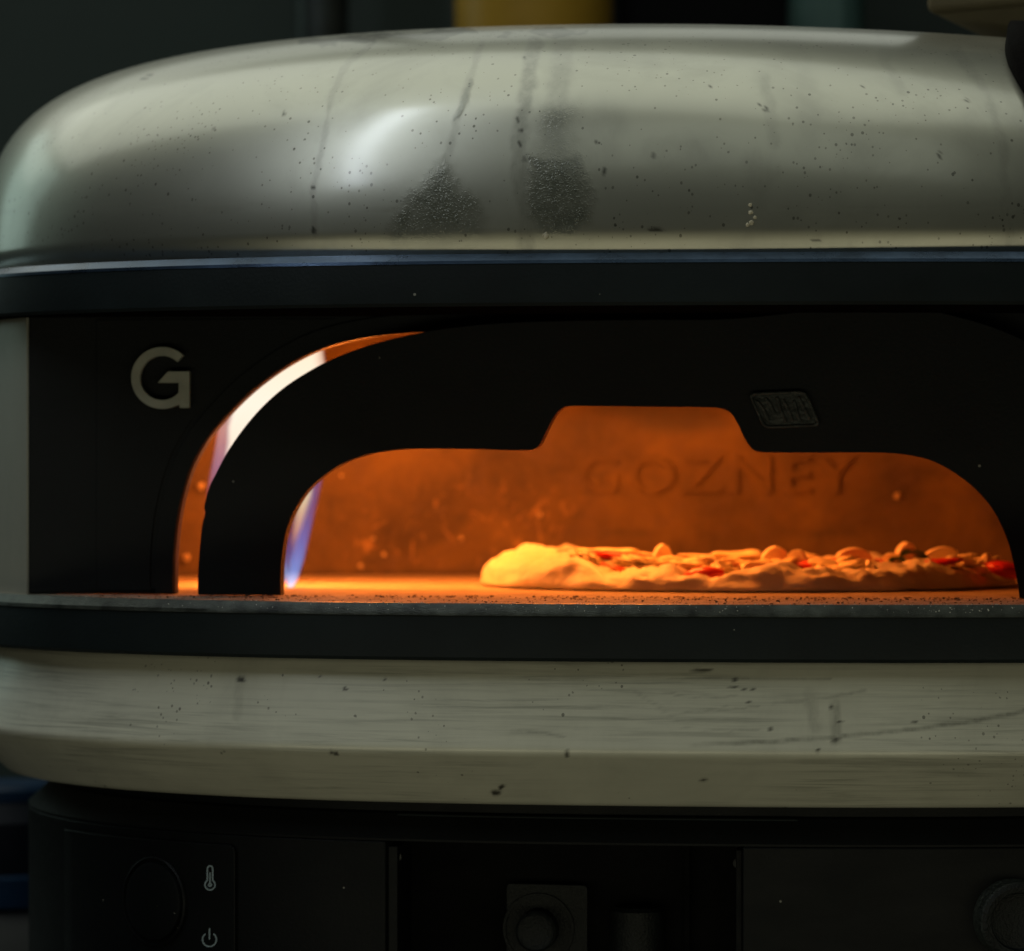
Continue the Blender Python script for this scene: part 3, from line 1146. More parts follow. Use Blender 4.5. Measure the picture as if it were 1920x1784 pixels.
th_out = arc(394, 1659, 9.5, 122, 418, 22)
th_line = [(389, 1651)] + [(389, 1630)] + arc(394, 1629, 5, 180, 0, 8) + [(399, 1651)] + arc(394, 1659.5, 9.5, 52, -232, 22) + [(389, 1651)]
stroke('thermometer_icon', [th_line, [(394, 1636), (394, 1656)], arc(394, 1659.5, 2.6, 0, 340, 10) + [arc(394, 1659.5, 2.6, 0, 340, 10)[0]]], 2.6, S_CP, M_ICON, cpl)
stroke('power_icon', [arc(393, 1762, 13, 125, 415, 26), [(393, 1741), (393, 1762)]], 2.6, S_CP, M_ICON, cpl)
u, z = on_skin(291, 1690, S_CP)
v = v_at(u, S_CP)
e = .002
du = v_at(u + e, S_CP) - v_at(u - e, S_CP)
nl = Vector((-du, 2 * e)).normalized()
naxis = Vector((Nn[0] * nl.y + Tt[0] * nl.x, Nn[1] * nl.y + Tt[1] * nl.x, 0))
revolve('temperature_dial', [(0, .0022), (.0165, .0022), (.0176, .0018), (.0180, .0008), (.0182, -.0005), (.0192, -.0005), (.0198, .0016), (.0206, .0010), (.0208, -.002)], M_SKIRT, cpl, W(u, v, z), naxis, 72)
# ---- knob on the right
u, z = on_skin(1898, 1722, S_SK)
v = v_at(u, S_SK)
du = v_at(u + e, S_SK) - v_at(u - e, S_SK)
nl = Vector((-du, 2 * e)).normalized()
naxis = Vector((Nn[0] * nl.y + Tt[0] * nl.x, Nn[1] * nl.y + Tt[1] * nl.x, 0))
kn = revolve('ignition_knob', [(.0175, -.001), (.0175, .003), (.0168, .0042), (.0165, .006), (.0168, .013), (.0160, .0145), (.0140, .0152), (.0128, .0150), (.0120, .0120), (.0105, .0115), (0, .0115)],
             M_KNURL, oven, W(u, v, z), naxis, 140, knurl=lambda i, j: (.018 if (i % 2) and 3 <= j <= 4 else 0))
kn.data.materials.append(M_KNOB)
_c = Vector(W(u, v, z)) - world_loc(kn)
for p_ in kn.data.polygons:
    d_ = p_.center - _c
    if (d_ - naxis * d_.dot(naxis)).length < .0126: p_.material_index = 1
revolve('knob_ring', [(.0129, .0149), (.0150, .0153), (.0166, .0147), (.0150, .0156), (.0129, .0152)], M_KNOB, kn, W(u, v, z), naxis, 90)

# ------------------------------------------------------------------ crumbs on the ledge: nobody could count them
M_CRUMB = simple('burnt_crumb', (.14, .08, .04), .9, 0, .6, 400)
bm = bmesh.new()
cnt = 0
while cnt < 1300:
    u = random.uniform(-.30, .34)
    v = V_INS - .012 + abs(random.gauss(0, .03)) if random.random() < .62 else random.uniform(.20, .318)
    if v > v_at(u, .975) or v < .19: continue
    if abs(u - ui) > .205 and v < V_INS + .004: continue
    if (noise.noise(Vector((u * 28, v * 60, 3))) < -.15) and random.random() < .8: continue
    r = random.choice((.00022, .00028, .00035, .0005)) * random.uniform(.6, 1.2)
    res = bmesh.ops.create_icosphere(bm, subdivisions=1, radius=r)
    c = Vector(W(u, v, Z_FL + r * .55))
    sx, sy, sz = random.uniform(.7, 1.8), random.uniform(.7, 1.5), random.uniform(.5, .9)
    for vv in res['verts']:
        q = vv.co * (1 + .35 * random.uniform(-1, 1))
        vv.co = Vector((q.x * sx, q.y * sy, q.z * sz)) + c
    cnt += 1
dark_faces = len(bm.faces)
cnt = 0
while cnt < 700:
    u = random.choice((random.gauss(-.04, .07), random.gauss(.13, .04), random.uniform(-.30, .33)))
    f = random.random()
    v = v_at(u, .9885 + .012 * f)
    if v < .2: continue
    z = Z_FL + .0007 + (Z_LC - Z_FL) * max(0, f - .45) / .55
    r = random.choice((.00012, .00016, .0002, .00028)) * random.uniform(.7, 1.2)
    res = bmesh.ops.create_icosphere(bm, subdivisions=1, radius=r)
    c = Vector(W(u, v, z + r * .4))
    for vv in res['verts']:
        vv.co = vv.co * (1 + .3 * random.uniform(-1, 1)) + c
    cnt += 1
bm.faces.ensure_lookup_table()
for f_i in range(dark_faces, len(bm.faces)):
    bm.faces[f_i].material_index = 1
me = bpy.data.meshes.new('crumbs')
bm.to_mesh(me)
bm.free()
me.materials.append(M_CRUMB)
me.materials.append(simple('pale_flour_grain', (.62, .60, .50), .7, 0, .3, 600))
o = bpy.data.objects.new('crumbs', me)
COL.objects.link(o)
tag(o, 'burnt dark crumbs and flour scattered along the oven mouth ledge', 'crumbs', kind='stuff')

# ------------------------------------------------------------------ pizza
def dough_mat():
    m, nt, b = mat_new('raw_dough')
    v = coords(nt)
    c = ramp(nt, noise_n(nt, v, 30, 5, .6), [(.3, (.60, .56, .44)), (.7, (.78, .74, .60))]).outputs[0]
    c = mixc(nt, math_n(nt, 'MULTIPLY', ramp(nt, noise_n(nt, v, 75, 4, .7), [(.60, (0, 0, 0)), (.78, (1, 1, 1))]).outputs[0], .35), c, (.33, .19, .07))
    L(nt, c, b.inputs['Base Color'])
    b.inputs['Roughness'].default_value = .55
    b.inputs['Subsurface Weight'].default_value = .15
    b.inputs['Subsurface Radius'].default_value = (.004, .002, .001)
    b.inputs['Subsurface Scale'].default_value = 1
    bump(nt, b, noise_n(nt, v, 260, 4, .6), .5, .0012)
    return m


M_DOUGH = dough_mat()
M_TOMATO = simple('tomato_red', (.62, .025, .012), .3, 0, .2, 120, .3, 300)
M_SAUCE = simple('tomato_sauce', (.42, .05, .015), .35, 0, .3, 90, .6, 200)
M_CHEESE = simple('soft_cheese', (.80, .68, .42), .45, 0, .1, 60, .4, 200)
M_MUSH = simple('mushroom_slice', (.78, .66, .46), .55, 0, .18, 120, .3, 300)
M_BASIL = simple('basil_leaf', (.03, .07, .02), .4, 0, .3, 100)

PC = Vector(((1405 - 960) * K * 2.165, .315, Z_FL))
PR = .1345
pizza = empty('pizza', PC, 'raw pizza with mushrooms and tomato baking on the stone floor', 'pizza')


def pz_r(a):
    return PR * (1 + .035 * noise.noise(Vector((math.cos(a) * 1.5, math.sin(a) * 1.5, 1))) + .02 * noise.noise(Vector((math.cos(a) * 5, math.sin(a) * 5, 4))))


def sst(a, b, x):
    t = min(1, max(0, (x - a) / (b - a)))
    return t * t * (3 - 2 * t)


def pz_h(a, f):
    x, y = math.cos(a) * f, math.sin(a) * f
    rim = math.exp(-((f - .86) / .12) ** 2)
    h = .0058 + (.0036 if y < 0 else .0052) * rim
    # the swollen lump on the left
    lump = sst(-.50, -.66, x) * (1 - .35 * sst(-.80, -.93, x)) * (1 - .5 * sst(.1, .7, abs(y + .05)))
    h += .0088 * lump
    h += .0030 * math.exp(-(((x - .62) / .28) ** 2 + ((y + .60) / .3) ** 2))
    h -= .0022 * math.exp(-(((x + .20) / .10) ** 2)) * rim * (1 if y < 0 else .3)
    h += .0024 * math.exp(-(((x - .02) / .12) ** 2)) * rim * (1 if y < 0 else .3)
    edge = .35 + .65 * rim
    h += .0034 * noise.noise(Vector((x * 5, y * 5, .5))) * edge + .0026 * noise.noise(Vector((x * 11, y * 11, 2))) * edge
    h += .0014 * noise.noise(Vector((x * 24, y * 24, 2))) + .0007 * noise.noise(Vector((x * 55, y * 55, 2)))
    # puckers pressed in by fingers
    h -= .0022 * max(0, .25 - abs(noise.noise(Vector((x * 7, y * 7, 11))))) * 4 * rim
    if f > .84:
        t = (f - .84) / .16
        h *= max(0, 1 - t ** 4.2) ** .5
    return h


verts, faces = [], []
NA, NR = 420, 90
fs_ = [1 - (1 - i / NR) ** 1.7 for i in range(NR + 1)]
for i in range(NA):
    a = 2 * math.pi * i / NA
    for j, f in enumerate(fs_):
        r = pz_r(a) * f
        h = pz_h(a, f)
        fold = .0030 * noise.noise(Vector((math.cos(a) * 8, math.sin(a) * 8, h * 160))) * max(0, f - .8) * 5
        verts.append((PC.x + (r + fold) * math.cos(a), PC.y + (r + fold) * math.sin(a), PC.z + .0012 + h))
    for f in (.985, .93, .0):
        r = pz_r(a) * f
        verts.append((PC.x + r * math.cos(a), PC.y + r * math.sin(a), PC.z + .0006 * (1 if f > .95 else .5)))
m = NR + 4
for i in range(NA):
    i2 = (i + 1) % NA
    for j in range(m - 1):
        faces.append((i * m + j, i2 * m + j, i2 * m + j + 1, i * m + j + 1))
dough = mk('dough_base', verts, faces, M_DOUGH, pizza)
bmm = bmesh.new()
bmm.from_mesh(dough.data)
bmesh.ops.remove_doubles(bmm, verts=bmm.verts, dist=1e-5)
bmesh.ops.recalc_face_normals(bmm, faces=bmm.faces)
bmm.to_mesh(dough.data)
bmm.free()


def top_at(x, y):
    a = math.atan2(y, x)
    f = min(.97, math.hypot(x, y) / pz_r(a))
    return PC.z + .0012 + pz_h(a, f)


# sauce film
verts, faces = [], []
for i in range(160):
    a = 2 * math.pi * i / 160
    for j in range(24):
        f = .74 * j / 23 * (1 + .05 * noise.noise(Vector((math.cos(a) * 3, math.sin(a) * 3, 7))))
        verts.append((PC.x + pz_r(a) * f * math.cos(a), PC.y + pz_r(a) * f * math.sin(a), PC.z + .0012 + pz_h(a, f) + .0006 - (.0012 if j == 23 else 0)))
for i in range(160):
    i2 = (i + 1) % 160
    for j in range(23):
        faces.append((i * 24 + j, i2 * 24 + j, i2 * 24 + j + 1, i * 24 + j + 1))
mk('sauce', verts, faces, M_SAUCE, pizza)


def blob(name, x, y, z, sx, sy, sz, rot, mat, amp=.25, sub=3, freq=1.6):
    bm = bmesh.new()
    bmesh.ops.create_icosphere(bm, subdivisions=sub, radius=1)
    Rm = Matrix.Rotation(rot[2], 3, 'Z') @ Matrix.Rotation(rot[1], 3, 'Y') @ Matrix.Rotation(rot[0], 3, 'X')
    seed = Vector((x * 400, y * 400, 1))
    for v in bm.verts:
        q = v.co * (1 + amp * noise.noise(v.co * freq + seed))
        q = Rm @ Vector((q.x * sx, q.y * sy, q.z * sz))
        v.co = q + Vector((x, y, z))
    me = bpy.data.meshes.new(name)
    bm.to_mesh(me)
    bm.free()
    me.polygons.foreach_set('use_smooth', [True] * len(me.polygons))
    me.materials.append(mat)
    o = bpy.data.objects.new(name, me)
    COL.objects.link(o)
    put(o, pizza)
    return o


def at_px(px_, y):
    d = y + 1.85
    return (px_ - 960) * K * d


def mushroom(px_, y, tip_py, w, tilt, lean=0.0, turn=0.0, scale=1.0):
    w, tip_py = w * 1.25, tip_py - 3
    """an upright slice of mushroom: cap on a stalk, cut 3 mm thick"""
    x = at_px(px_, y)
    zt = .45 - (tip_py - 866) * K * (y + 1.85)
    zb_ = top_at(x - PC.x, y - PC.y) - .002
    h = max(.005, zt - zb_)
    out = [(-.20, 0), (-.17, .35), (-.24, .46), (-.5, .42), (-.52, .58), (-.40, .82), (-.16, .97), (.06, 1), (.30, .90), (.48, .68), (.52, .50), (.44, .40), (.22, .46), (.16, .35), (.20, 0)]
    out = catmull([(p[0] * w, p[1] * h) for p in out], 3)
    c = Vector((x, y, zb_))
    Rm = Matrix.Rotation(turn, 3, 'Z') @ Matrix.Rotation(tilt, 3, 'Y') @ Matrix.Rotation(lean, 3, 'X')
    def f(u, z, t):
        q = Rm @ Vector((u, t - .0016, z))
        return tuple(c + q)
    o = plate('mushroom_slice', out, [], f, .0042, M_MUSH, pizza, bevel=.0011)
    return o


YF = .235
for args in ((1242, .262, 1024, .0075, .0, .1, .3), (1322, .250, 1044, .010, .25, .2, -.3), (1455, .256, 1028, .011, -.05, .1, .2), (1492, .240, 1034, .0085, .05, .0, -.4),
             (1600, .270, 1031, .0160, .1, .1, .2), (1672, .262, 1040, .012, .45, .1, -.1), (1697, .285, 1020, .0085, .0, .15, .4), (1768, .275, 1030, .018, -.5, .1, .1),
             (1822, .262, 1042, .010, -.3, .1, .5), (1560, .31, 1046, .012, .3, 0, .8), (1400, .33, 1047, .013, 0, 0, 1.0), (1845, .30, 1050, .008, .2, 0, 0), (1516, .300, 1044, .010, .3, 0, .5)):
    mushroom(*args)
# tomato slices
for (px_, y, pz_, sx, sy, sz, ry) in ((1165, .255, 1042, .0185, .012, .0022, .10), (1318, .203, 1081, .0105, .006, .0045, -.12), (1545, .240, 1058, .016, .010, .0028, -.03), (1745, .235, 1058, .017, .008, .0022, -.13),
                                      (1893, .240, 1070, .0115, .009, .0040, .22), (1640, .30, 1056, .018, .013, .002, 0)):
    x = at_px(px_, y)
    blob('tomato_slice', x, y, .45 - (pz_ - 866) * K * (y + 1.85), sx, sy, sz, (0, ry, 0), M_TOMATO, .10)
# cheese
for (px_, y, pz_, sx, sy, sz, ry) in ((1210, .235, 1058, .013, .012, .0035, .12), (1160, .28, 1041, .022, .012, .0028, .06), (1290, .25, 1062, .016, .012, .0042, 0), (1395, .285, 1053, .026, .014, .0042, .02),
                                      (1440, .235, 1066, .014, .010, .004, -.1), (1350, .225, 1072, .008, .008, .004, 0), (1580, .235, 1062, .015, .010, .0045, -.05), (1610, .222, 1068, .012, .008, .004, 0),
                                      (1540, .222, 1075, .006, .006, .003, 0), (1630, .215, 1072, .004, .004, .004, 0), (1690, .25, 1064, .016, .010, .003, -.1), (1800, .255, 1058, .012, .010, .004, 0),
                                      (1480, .30, 1054, .016, .012, .004, 0), (1850, .250, 1060, .006, .006, .004, 0), (1100, .235, 1048, .006, .006, .003, .2)):
    x = at_px(px_, y)
    blob('cheese_piece', x, y, .45 - (pz_ - 866) * K * (y + 1.85), sx, sy, sz, (0, ry, random.uniform(0, .6)), M_CHEESE, .75, 4, 2.2)


def leaf(px_, y, py_, ln, rot, tilt):
    x = at_px(px_, y)
    z = .45 - (py_ - 866) * K * (y + 1.85)
    verts, faces = [], []
    n, mm = 10, 6
    Rm = Matrix.Rotation(rot, 3, 'Z') @ Matrix.Rotation(tilt, 3, 'Y')
    for s in (0, 1):
        for i in range(n + 1):
            t = i / n
            wv = ln * .36 * math.sin(math.pi * t ** .8)
            for j in range(mm + 1):
                q = (j / mm * 2 - 1)
                p = Vector(((t - .5) * ln, q * wv, ln * .16 * math.sin(t * 5) + abs(q) * ln * .10 - s * .0004))
                verts.append(tuple(Rm @ p + Vector((x, y, z))))
    st = (n + 1) * (mm + 1)
    for i in range(n):
        for j in range(mm):
            a = i * (mm + 1) + j
            b = a + mm + 1
            faces.append((a, b, b + 1, a + 1))
            faces.append((st + a, st + a + 1, st + b + 1, st + b))
    return mk('basil_leaf', verts, faces, M_BASIL, pizza)


leaf(1722, .258, 1052, .020, .3, .15)
leaf(1690, .245, 1056, .014, -.4, -.2)
leaf(1735, .285, 1044, .014, .6, -.5)

# ------------------------------------------------------------------ fire
def flame_mat(name, base):
    m = bpy.data.materials.new(name)
    m.use_nodes = True
    nt = m.node_tree
    nt.nodes.clear()
    out = N(nt, 'ShaderNodeOutputMaterial')
    em = N(nt, 'ShaderNodeEmission')
    tr_ = N(nt, 'ShaderNodeBsdfTransparent')
    mx = N(nt, 'ShaderNodeMixShader')
    c = N(nt, 'ShaderNodeAttribute', attribute_name='flame_color')
    L(nt, c.outputs['Color'], em.inputs[0])
    L(nt, math_n(nt, 'MULTIPLY', attr(nt, 'glow'), base), em.inputs[1])
    L(nt, attr(nt, 'body'), mx.inputs[0])
    L(nt, tr_.outputs[0], mx.inputs[1])
    L(nt, em.outputs[0], mx.inputs[2])
    L(nt, mx.outputs[0], out.inputs[0])
    return m


FD = 2.135
sec = [(1102, 541, 549), (1092, 533, 556), (1070, 512, 564), (1040, 480, 573), (1000, 436, 582), (960, 398, 590), (930, 391, 597), (895, 400, 604), (860, 410, 610), (830, 416, 614), (800, 416, 617), (770, 424, 619),
       (740, 440, 619), (710, 460, 617), (685, 480, 614), (660, 500, 612), (640, 525, 611), (622, 555, 606), (612, 580, 600)]
verts, faces = [], []
fcol, fglow, fbody = [], [], []
ys_ = np.linspace(1102, 612, 90)
S_ = np.array(sec)[::-1]


def lerp3(stops, t):
    for (a, ca), (b, cb) in zip(stops, stops[1:]):
        if t <= b:
            f = max(0, (t - a) / (b - a))
            return [x + (y - x) * f for x, y in zip(ca, cb)]
    return list(stops[-1][1])


# height 0 (foot) .. 1: r, g, b, glow, body
stops_mid = [(0, (.95, .80, 1, 1.0, .85)), (.06, (.35, .50, 1, .55, .45)), (.14, (.22, .26, 1, .30, .34)), (.22, (.50, .22, .60, .22, .22)), (.30, (1, .52, .26, .45, .40)), (.36, (1, .72, .48, .7, .6)), (.44, (1, .84, .66, 1.0, .95)), (.7, (1, .86, .70, 1.1, .98)), (.93, (1, .80, .58, 1.1, .98)), (1, (1, .40, .10, .9, .98))]
stops_edge = [(0, (.8, .7, 1, .8, .5)), (.06, (.30, .42, 1, .45, .3)), (.2, (.30, .28, 1, .35, .3)), (.32, (.55, .25, .75, .32, .3)), (.45, (.75, .26, .45, .30, .35)), (.60, (.8, .35, .45, .35, .35)), (1, (1, .45, .2, .6, .5))]
NX = 40
for i, yy in enumerate(ys_):
    xl = np.interp(yy, S_[:, 0], S_[:, 1])
    xr = np.interp(yy, S_[:, 0], S_[:, 2])
    h = (1102 - yy) / 490
    for j in range(NX):
        a = 2 * math.pi * j / NX
        f = (math.cos(a) + 1) / 2
        xx = xl + (xr - xl) * f
        wth = (xr - xl) * K * FD
        dd = FD + .28 * wth * math.sin(a) + .012 * h
        p = at(xx, yy, dd)
        p.x += .0012 * noise.noise(Vector((f * 3, h * 6, 1)))
        verts.append(tuple(p))
        edge_l = max(0, 1 - f * (xr - xl) / 16)
        edge_r = max(0, 1 - (1 - f) * (xr - xl) / 22)
        eg = min(1, max(edge_l, edge_r * (1 if h < .5 else .4)) * 1.5)
        cm, ce = lerp3(stops_mid, h), lerp3(stops_edge, h)
        streak = 1 + .5 * noise.noise(Vector((f * 9, h * 2.2, 5))) if h < .4 else 1
        c = [x + (y - x) * eg for x, y in zip(cm, ce)]
        fcol.append((c[0], c[1], c[2], 1))
        fglow.append(c[3] * streak)
        soft = min(1, min(f, 1 - f) * (xr - xl) / (9 if h > .25 else 5))
        fbody.append(min(1, c[4] * streak) * (soft * soft * (3 - 2 * soft)) * min(1, (1 - h) * 14 + .02))
n = len(ys_)
for i in range(n - 1):
    for j in range(NX):
        j2 = (j + 1) % NX
        faces.append((i * NX + j, i * NX + j2, (i + 1) * NX + j2, (i + 1) * NX + j))
faces.append(tuple(range(NX)))
faces.append(tuple((n - 1) * NX + j for j in range(NX)))
fl = mk('flame', verts, faces, flame_mat('flame_gas', 1.0))
ca = fl.data.color_attributes.new('flame_color', 'FLOAT_COLOR', 'POINT')
ca.data.foreach_set('color', np.array(fcol, dtype=np.float32).ravel())
set_attr(fl, 'body', np.array(fbody))
a_ = fl.data.attributes.new('glow', 'FLOAT', 'POINT')
a_.data.foreach_set('value', np.array(fglow, dtype=np.float32))
tag(fl, 'tall white and blue gas flame rising inside the left of the oven', 'flame')


# the brighter blue tongue on the right of the flame
def tongue(name, sec, stops, parent, dn, n=60):
    S = np.array(sec)[::-1]
    verts, faces, fc, fg, fb = [], [], [], [], []
    y0_, y1_ = sec[0][0], sec[-1][0]
    for i in range(n):
        yy = y0_ + (y1_ - y0_) * i / (n - 1)
        xl, xr = np.interp(yy, S[:, 0], S[:, 1]), np.interp(yy, S[:, 0], S[:, 2])
        h = i / (n - 1)
        for j in range(24):
            a = 2 * math.pi * j / 24
            f = (math.cos(a) + 1) / 2
            p = at(xl + (xr - xl) * f, yy, FD + dn + .35 * (xr - xl) * K * FD * math.sin(a))
            verts.append(tuple(p))
            c = lerp3(stops, h)
            soft = math.sin(math.pi * f) ** .8
            fc.append((c[0], c[1], c[2], 1))
            fg.append(c[3])
            fb.append(c[4] * soft * min(1, (1 - h) * 5) * min(1, h * 20 + .3))
    for i in range(n - 1):
        for j in range(24):
            j2 = (j + 1) % 24
            faces.append((i * 24 + j, i * 24 + j2, (i + 1) * 24 + j2, (i + 1) * 24 + j))
    faces += [tuple(range(24)), tuple((n - 1) * 24 + j for j in range(24))]
    o = mk(name, verts, faces, fl.data.materials[0], parent)
    c_ = o.data.color_attributes.new('flame_color', 'FLOAT_COLOR', 'POINT')
    c_.data.foreach_set('color', np.array(fc, dtype=np.float32).ravel())
    set_attr(o, 'body', np.array(fb))
    g_ = o.data.attributes.new('glow', 'FLOAT', 'POINT')
    g_.data.foreach_set('value', np.array(fg, dtype=np.float32))
    return o


tongue('flame_tongue', [(1104, 538, 550), (1085, 538, 560), (1050, 543, 572), (1000, 556, 583), (950, 572, 595), (900, 590, 606), (860, 598, 610)],
       [(0, (1, .85, 1, 1.1, .9)), (.05, (.75, .7, 1, 1.0, .8)), (.14, (.32, .42, 1, .7, .6)), (.4, (.38, .32, .95, .5, .5)), (.6, (.52, .30, .8, .36, .4)), (1, (.7, .3, .7, .35, .3))], fl, -.014)
tongue('flame_core', [(1050, 545, 556), (1010, 545, 565), (970, 552, 577), (930, 556, 588), (880, 545, 592), (830, 530, 590)],
       [(0, (.6, .3, .6, .3, .15)), (.25, (1, .50, .35, .8, .45)), (.5, (1, .72, .45, .8, .7)), (1, (1, .85, .65, .95, .95))], fl, -.006)
tongue('flame_fringe', [(985, 384, 396), (950, 384, 404), (900, 390, 420), (850, 400, 424), (800, 408, 428), (760, 420, 440)],
       [(0, (.55, .25, .6, .3, .3)), (.5, (.75, .35, .5, .55, .6)), (1, (1, .5, .3, .8, .6))], fl, -.010)


def point(name, loc, power, r, col):
    l = bpy.data.lights.new(name, 'POINT')
    l.energy = power
    l.shadow_soft_size = r
    l.color = col
    o = bpy.data.objects.new(name, l)
    COL.objects.link(o)
    o.location = loc
    return o


FIRE = (1, .225, .028)
point('flame_light', at(500, 850, FD + .02), 2.1, .022, FIRE)
point('flame_light_high', at(640, 700, FD + .03), 1.3, .02, FIRE)
point('flame_light_roof', at(1130, 615, 2.13), 2.3, .03, FIRE)

# burner slot behind the flame
# ------------------------------------------------------------------ things behind the oven
M_YEL = simple('yellow_tub_plastic', (.42, .24, .025), .4, 0, .12, 20)
M_PIPE = simple('dark_flue_metal', (.035, .042, .04), .4, .6, .3, 20)
M_TEAL = simple('teal_tin', (.045, .09, .078), .5, .1, .2, 15)
M_CARD = simple('tan_cardboard', (.13, .10, .048), .8, 0, .15, 30, .2, 200)
M_CARD2 = simple('dark_crate', (.003, .003, .003), .9, 0, .2, 30, spec=.1)
M_CLOTH = simple('dark_cloth', (.0028, .0022, .0018), .95, 0, .3, 40, .6, 400, spec=.05)
M_BLUE = simple('blue_grey_plastic', (.006, .008, .013), .6, 0, .2, 10, spec=.15)
M_BLUE2 = simple('blue_band_plastic', (.003, .022, .055), .55, 0, .2, 10, spec=.2)

ZS = .700
shelf = box('wall_shelf', (-.16, .86, ZS - .022), (.62, 1.255, ZS), M_CARD2)
tag(shelf, 'dark narrow shelf on the wall behind the oven dome', 'shelf')


def X(px_, d): return (px_ - 960) * K * d


d0 = 2.86
r = (1149 - 854) / 2 * K * d0
cyl = empty('storage_tub', (X(1001, d0), d0 - 1.85, ZS), 'yellow round tub standing on the shelf behind the dome', 'tub')
revolve('tub_body', [(0, 0), (r * .97, 0), (r, .004), (r, .17), (0, .17)], M_YEL, cyl, (X(1001, d0), d0 - 1.85, ZS + .0005), (0, 0, 1), 80)
revolve('tub_lid', [(0, .186), (r * 1.01, .186), (r * 1.04, .183), (r * 1.04, .170), (0, .170)], M_YEL, cyl, (X(1001, d0), d0 - 1.85, ZS + .001), (0, 0, 1), 80)
x0, x1 = X(1158, 2.9), X(1476, 2.9)
bx = box('storage_crate', (x0, 1.02, ZS + .0005), (x1, 1.2, ZS + .21), M_CARD2, bevel=.004)
tag(bx, 'black crate between the yellow tub and the teal tin', 'crate')
x0, x1 = X(1480, 2.86), X(1618, 2.86)
vv = [(x0 + .012, ZS + .0005 + .034), (x0, ZS + .046), (x0, ZS + .2), (x1, ZS + .2), (x1 + .0, ZS + .034)]
tin = box('tea_tin', (x0, .98, ZS + .0005), (x1, 1.10, ZS + .2), M_TEAL, bevel=.016)
tag(tin, 'teal square tin right of the black crate behind the dome', 'tin')
# flue pipe left of the tub
dp = 2.95
pipe = revolve('flue_pipe', [(0, 0), (.018, 0), (.018, .8), (0, .8)], M_PIPE, None, (X(602, dp), dp - 1.85, ZS), (0, 0, 1), 64)
for v in pipe.data.vertices:
    pass
pr = (655 - 548) / 2 * K * dp
pipe.data.clear_geometry()
q_, f_ = [], []
for i in range(64):
    a = 2 * math.pi * i / 64
    for rr, hh in ((0, 0), (pr * .92, 0), (pr * 1.02, .11), (pr * 1.02, .7), (0, .7)):
        q_.append((X(602, dp) + rr * math.cos(a), dp - 1.85 + rr * math.sin(a), ZS + .0005 + hh))
for i in range(64):
    for j in range(4):
        f_.append((i * 5 + j, ((i + 1) % 64) * 5 + j, ((i + 1) % 64) * 5 + j + 1, i * 5 + j + 1))
pipe.data.from_pydata(q_, [], f_)
pipe.data.update()
pipe.data.polygons.foreach_set('use_smooth', [True] * len(pipe.data.polygons))
sharp(pipe, 35)
tag(pipe, 'dark grey metal flue pipe rising left of the yellow tub', 'pipe')

# cardboard box with its corner over the right of the dome
def hexa(name, pts, mat, parent=None, bevel=0):
    o = mk(name, pts, [(0, 1, 2, 3), (7, 6, 5, 4), (0, 4, 5, 1), (1, 5, 6, 2), (2, 6, 7, 3), (3, 7, 4, 0)], mat, parent, smooth=False)
    if bevel: bev(o, bevel)
    return o


da = 2.12
pA, pB = at(1737, 24, da), at(2120, -8, da)
zl = pA.z
back = .16
p0 = Vector((pA.x, pA.y, zl))
dirx = Vector((pB.x - pA.x, .0, pB.z - pA.z))
dy = Vector((.085, back, -.016))
tray = empty('cardboard_box', (p0.x, p0.y, p0.z), 'tan cardboard box jutting in above the right of the dome', 'box')
up = Vector((-.004, 0, .09))
hexa('box_side', [p0, p0 + dirx, p0 + dirx + dy, p0 + dy, p0 + up, p0 + dirx + up, p0 + dirx + dy + up, p0 + dy + up], M_CARD, tray, .003)
flp = [p0 + Vector((.004, .002, -.0006)), p0 + dirx + Vector((0, .002, -.0006)), at(2300, 110, da + .02), at(1905, 66, da + .02)]
hexa('box_flap', flp + [q + Vector((0, .002, .0012)) for q in flp], M_CARD, tray, .0004)

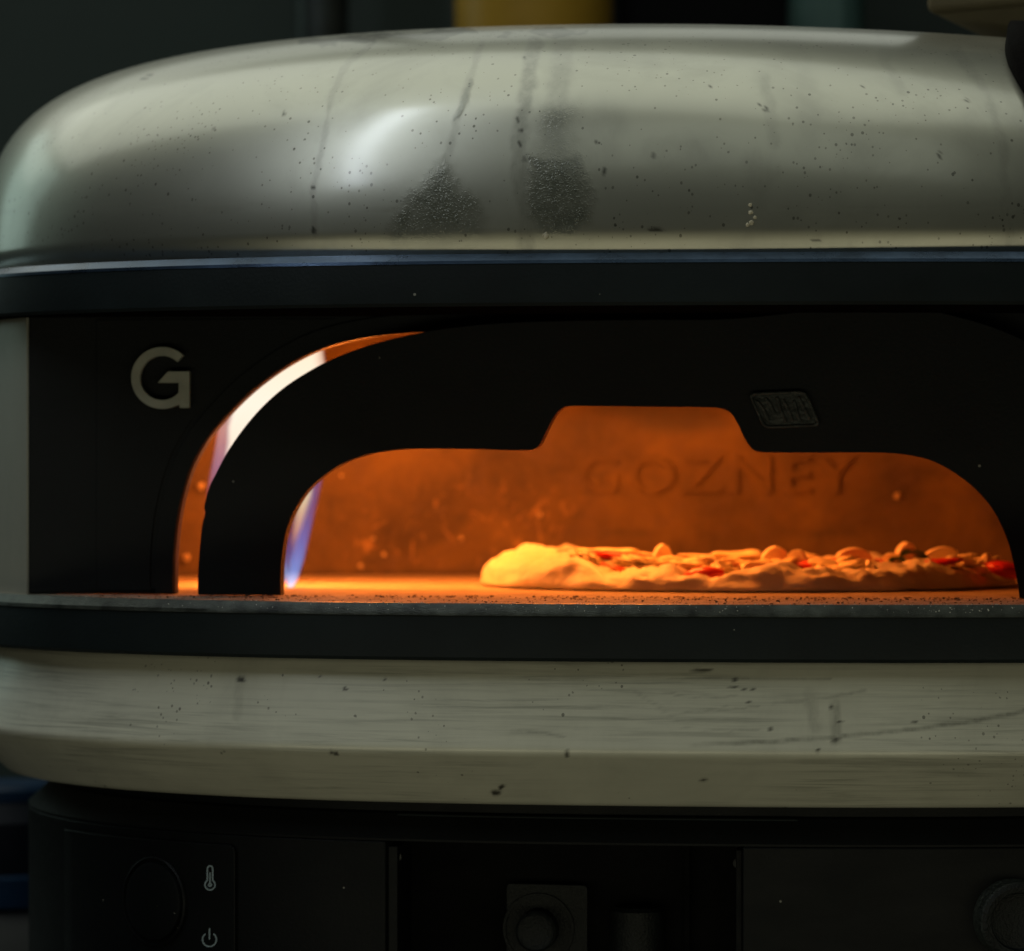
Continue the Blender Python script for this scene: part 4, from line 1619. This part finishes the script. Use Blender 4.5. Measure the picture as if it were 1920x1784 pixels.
# dark cloth hanging at the right edge
verts, faces = [], []
edge = catmull([(1897, 66), (1886, 80), (1884, 100), (1890, 125), (1905, 155), (1925, 190), (1945, 240)], 5)
nE = len(edge)
for s, dd in ((0, 0), (1, .03)):
    for i, (ex, ey) in enumerate(edge):
        for j in range(14):
            t = j / 13
            q = at(ex + 330 * t, ey - 10 * math.sin(t * 6) * t, 1.99 + dd - .02 * math.sin(t * 2.5) + .004 * math.sin(i * .5 + t * 12))
            verts.append(tuple(q))
from mathutils.bvhtree import BVHTree
bvh = BVHTree.FromPolygons([v.co + world_loc(dome) for v in dome.data.vertices], [tuple(p.vertices) for p in dome.data.polygons])
n1 = len(verts) // 2
for i in range(n1):
    q = Vector(verts[i])
    dr = (q - CAM).normalized()
    hit, nrm, _, dist = bvh.ray_cast(CAM, dr)
    if hit is None:
        hit, nrm, _, dist = bvh.find_nearest(q)
    if nrm.dot(dr) > 0: nrm = -nrm
    wob = .0030 + .0022 * math.sin(q.x * 160 + q.z * 90) + .0015 * math.sin(q.z * 210)
    verts[i] = tuple(hit + nrm * (.0045 + max(0, wob)))
    verts[i + n1] = tuple(hit + nrm * .0008)
st = nE * 14
for i in range(nE - 1):
    for j in range(13):
        a = i * 14 + j
        faces.append((a, a + 1, a + 15, a + 14))
        faces.append((st + a, st + a + 14, st + a + 15, st + a + 1))
ring = [i * 14 for i in range(nE)] + [(nE - 1) * 14 + j for j in range(1, 14)] + [i * 14 + 13 for i in reversed(range(nE - 1))] + [j for j in range(12, 0, -1)]
for a, b in zip(ring, ring[1:] + ring[:1]):
    faces.append((a, b, st + b, st + a))
cl = mk('oven_cloth', verts, faces, M_CLOTH)
tag(cl, 'dark cloth hanging over the right shoulder of the dome', 'cloth')

# blue container behind the left of the stand
db = 2.42
xc = X(0, db)
rb = (66 + 78) * K * db
bk = empty('blue_container', (xc, db - 1.85, OZ), 'blue grey plastic container standing left of the oven stand', 'container')
zz = lambda p: .45 - (p - 866) * K * db
revolve('container_body', [(0, 0), (rb * .96, 0), (rb, .004), (rb, zz(1535) - OZ), (rb * .80, zz(1500) - OZ), (0, zz(1495) - OZ)], M_BLUE, bk, (xc, db - 1.85, OZ + .0005), (0, 0, 1), 80)
zb_ = max(.002, zz(1760) - OZ)
revolve('container_band', [(rb + .0003, zb_ - .002), (rb + .003, zb_), (rb + .003, zb_ + .016), (rb + .0003, zb_ + .018)], M_BLUE2, bk, (xc, db - 1.85, OZ + .0005), (0, 0, 1), 80)
revolve('container_cap', [(0, zz(1470) - OZ), (rb * .70, zz(1470) - OZ), (rb * .78, zz(1480) - OZ), (rb * .79, zz(1499) - OZ), (0, zz(1499) - OZ)], M_BLUE2, bk, (xc, db - 1.85, OZ + .001), (0, 0, 1), 60)
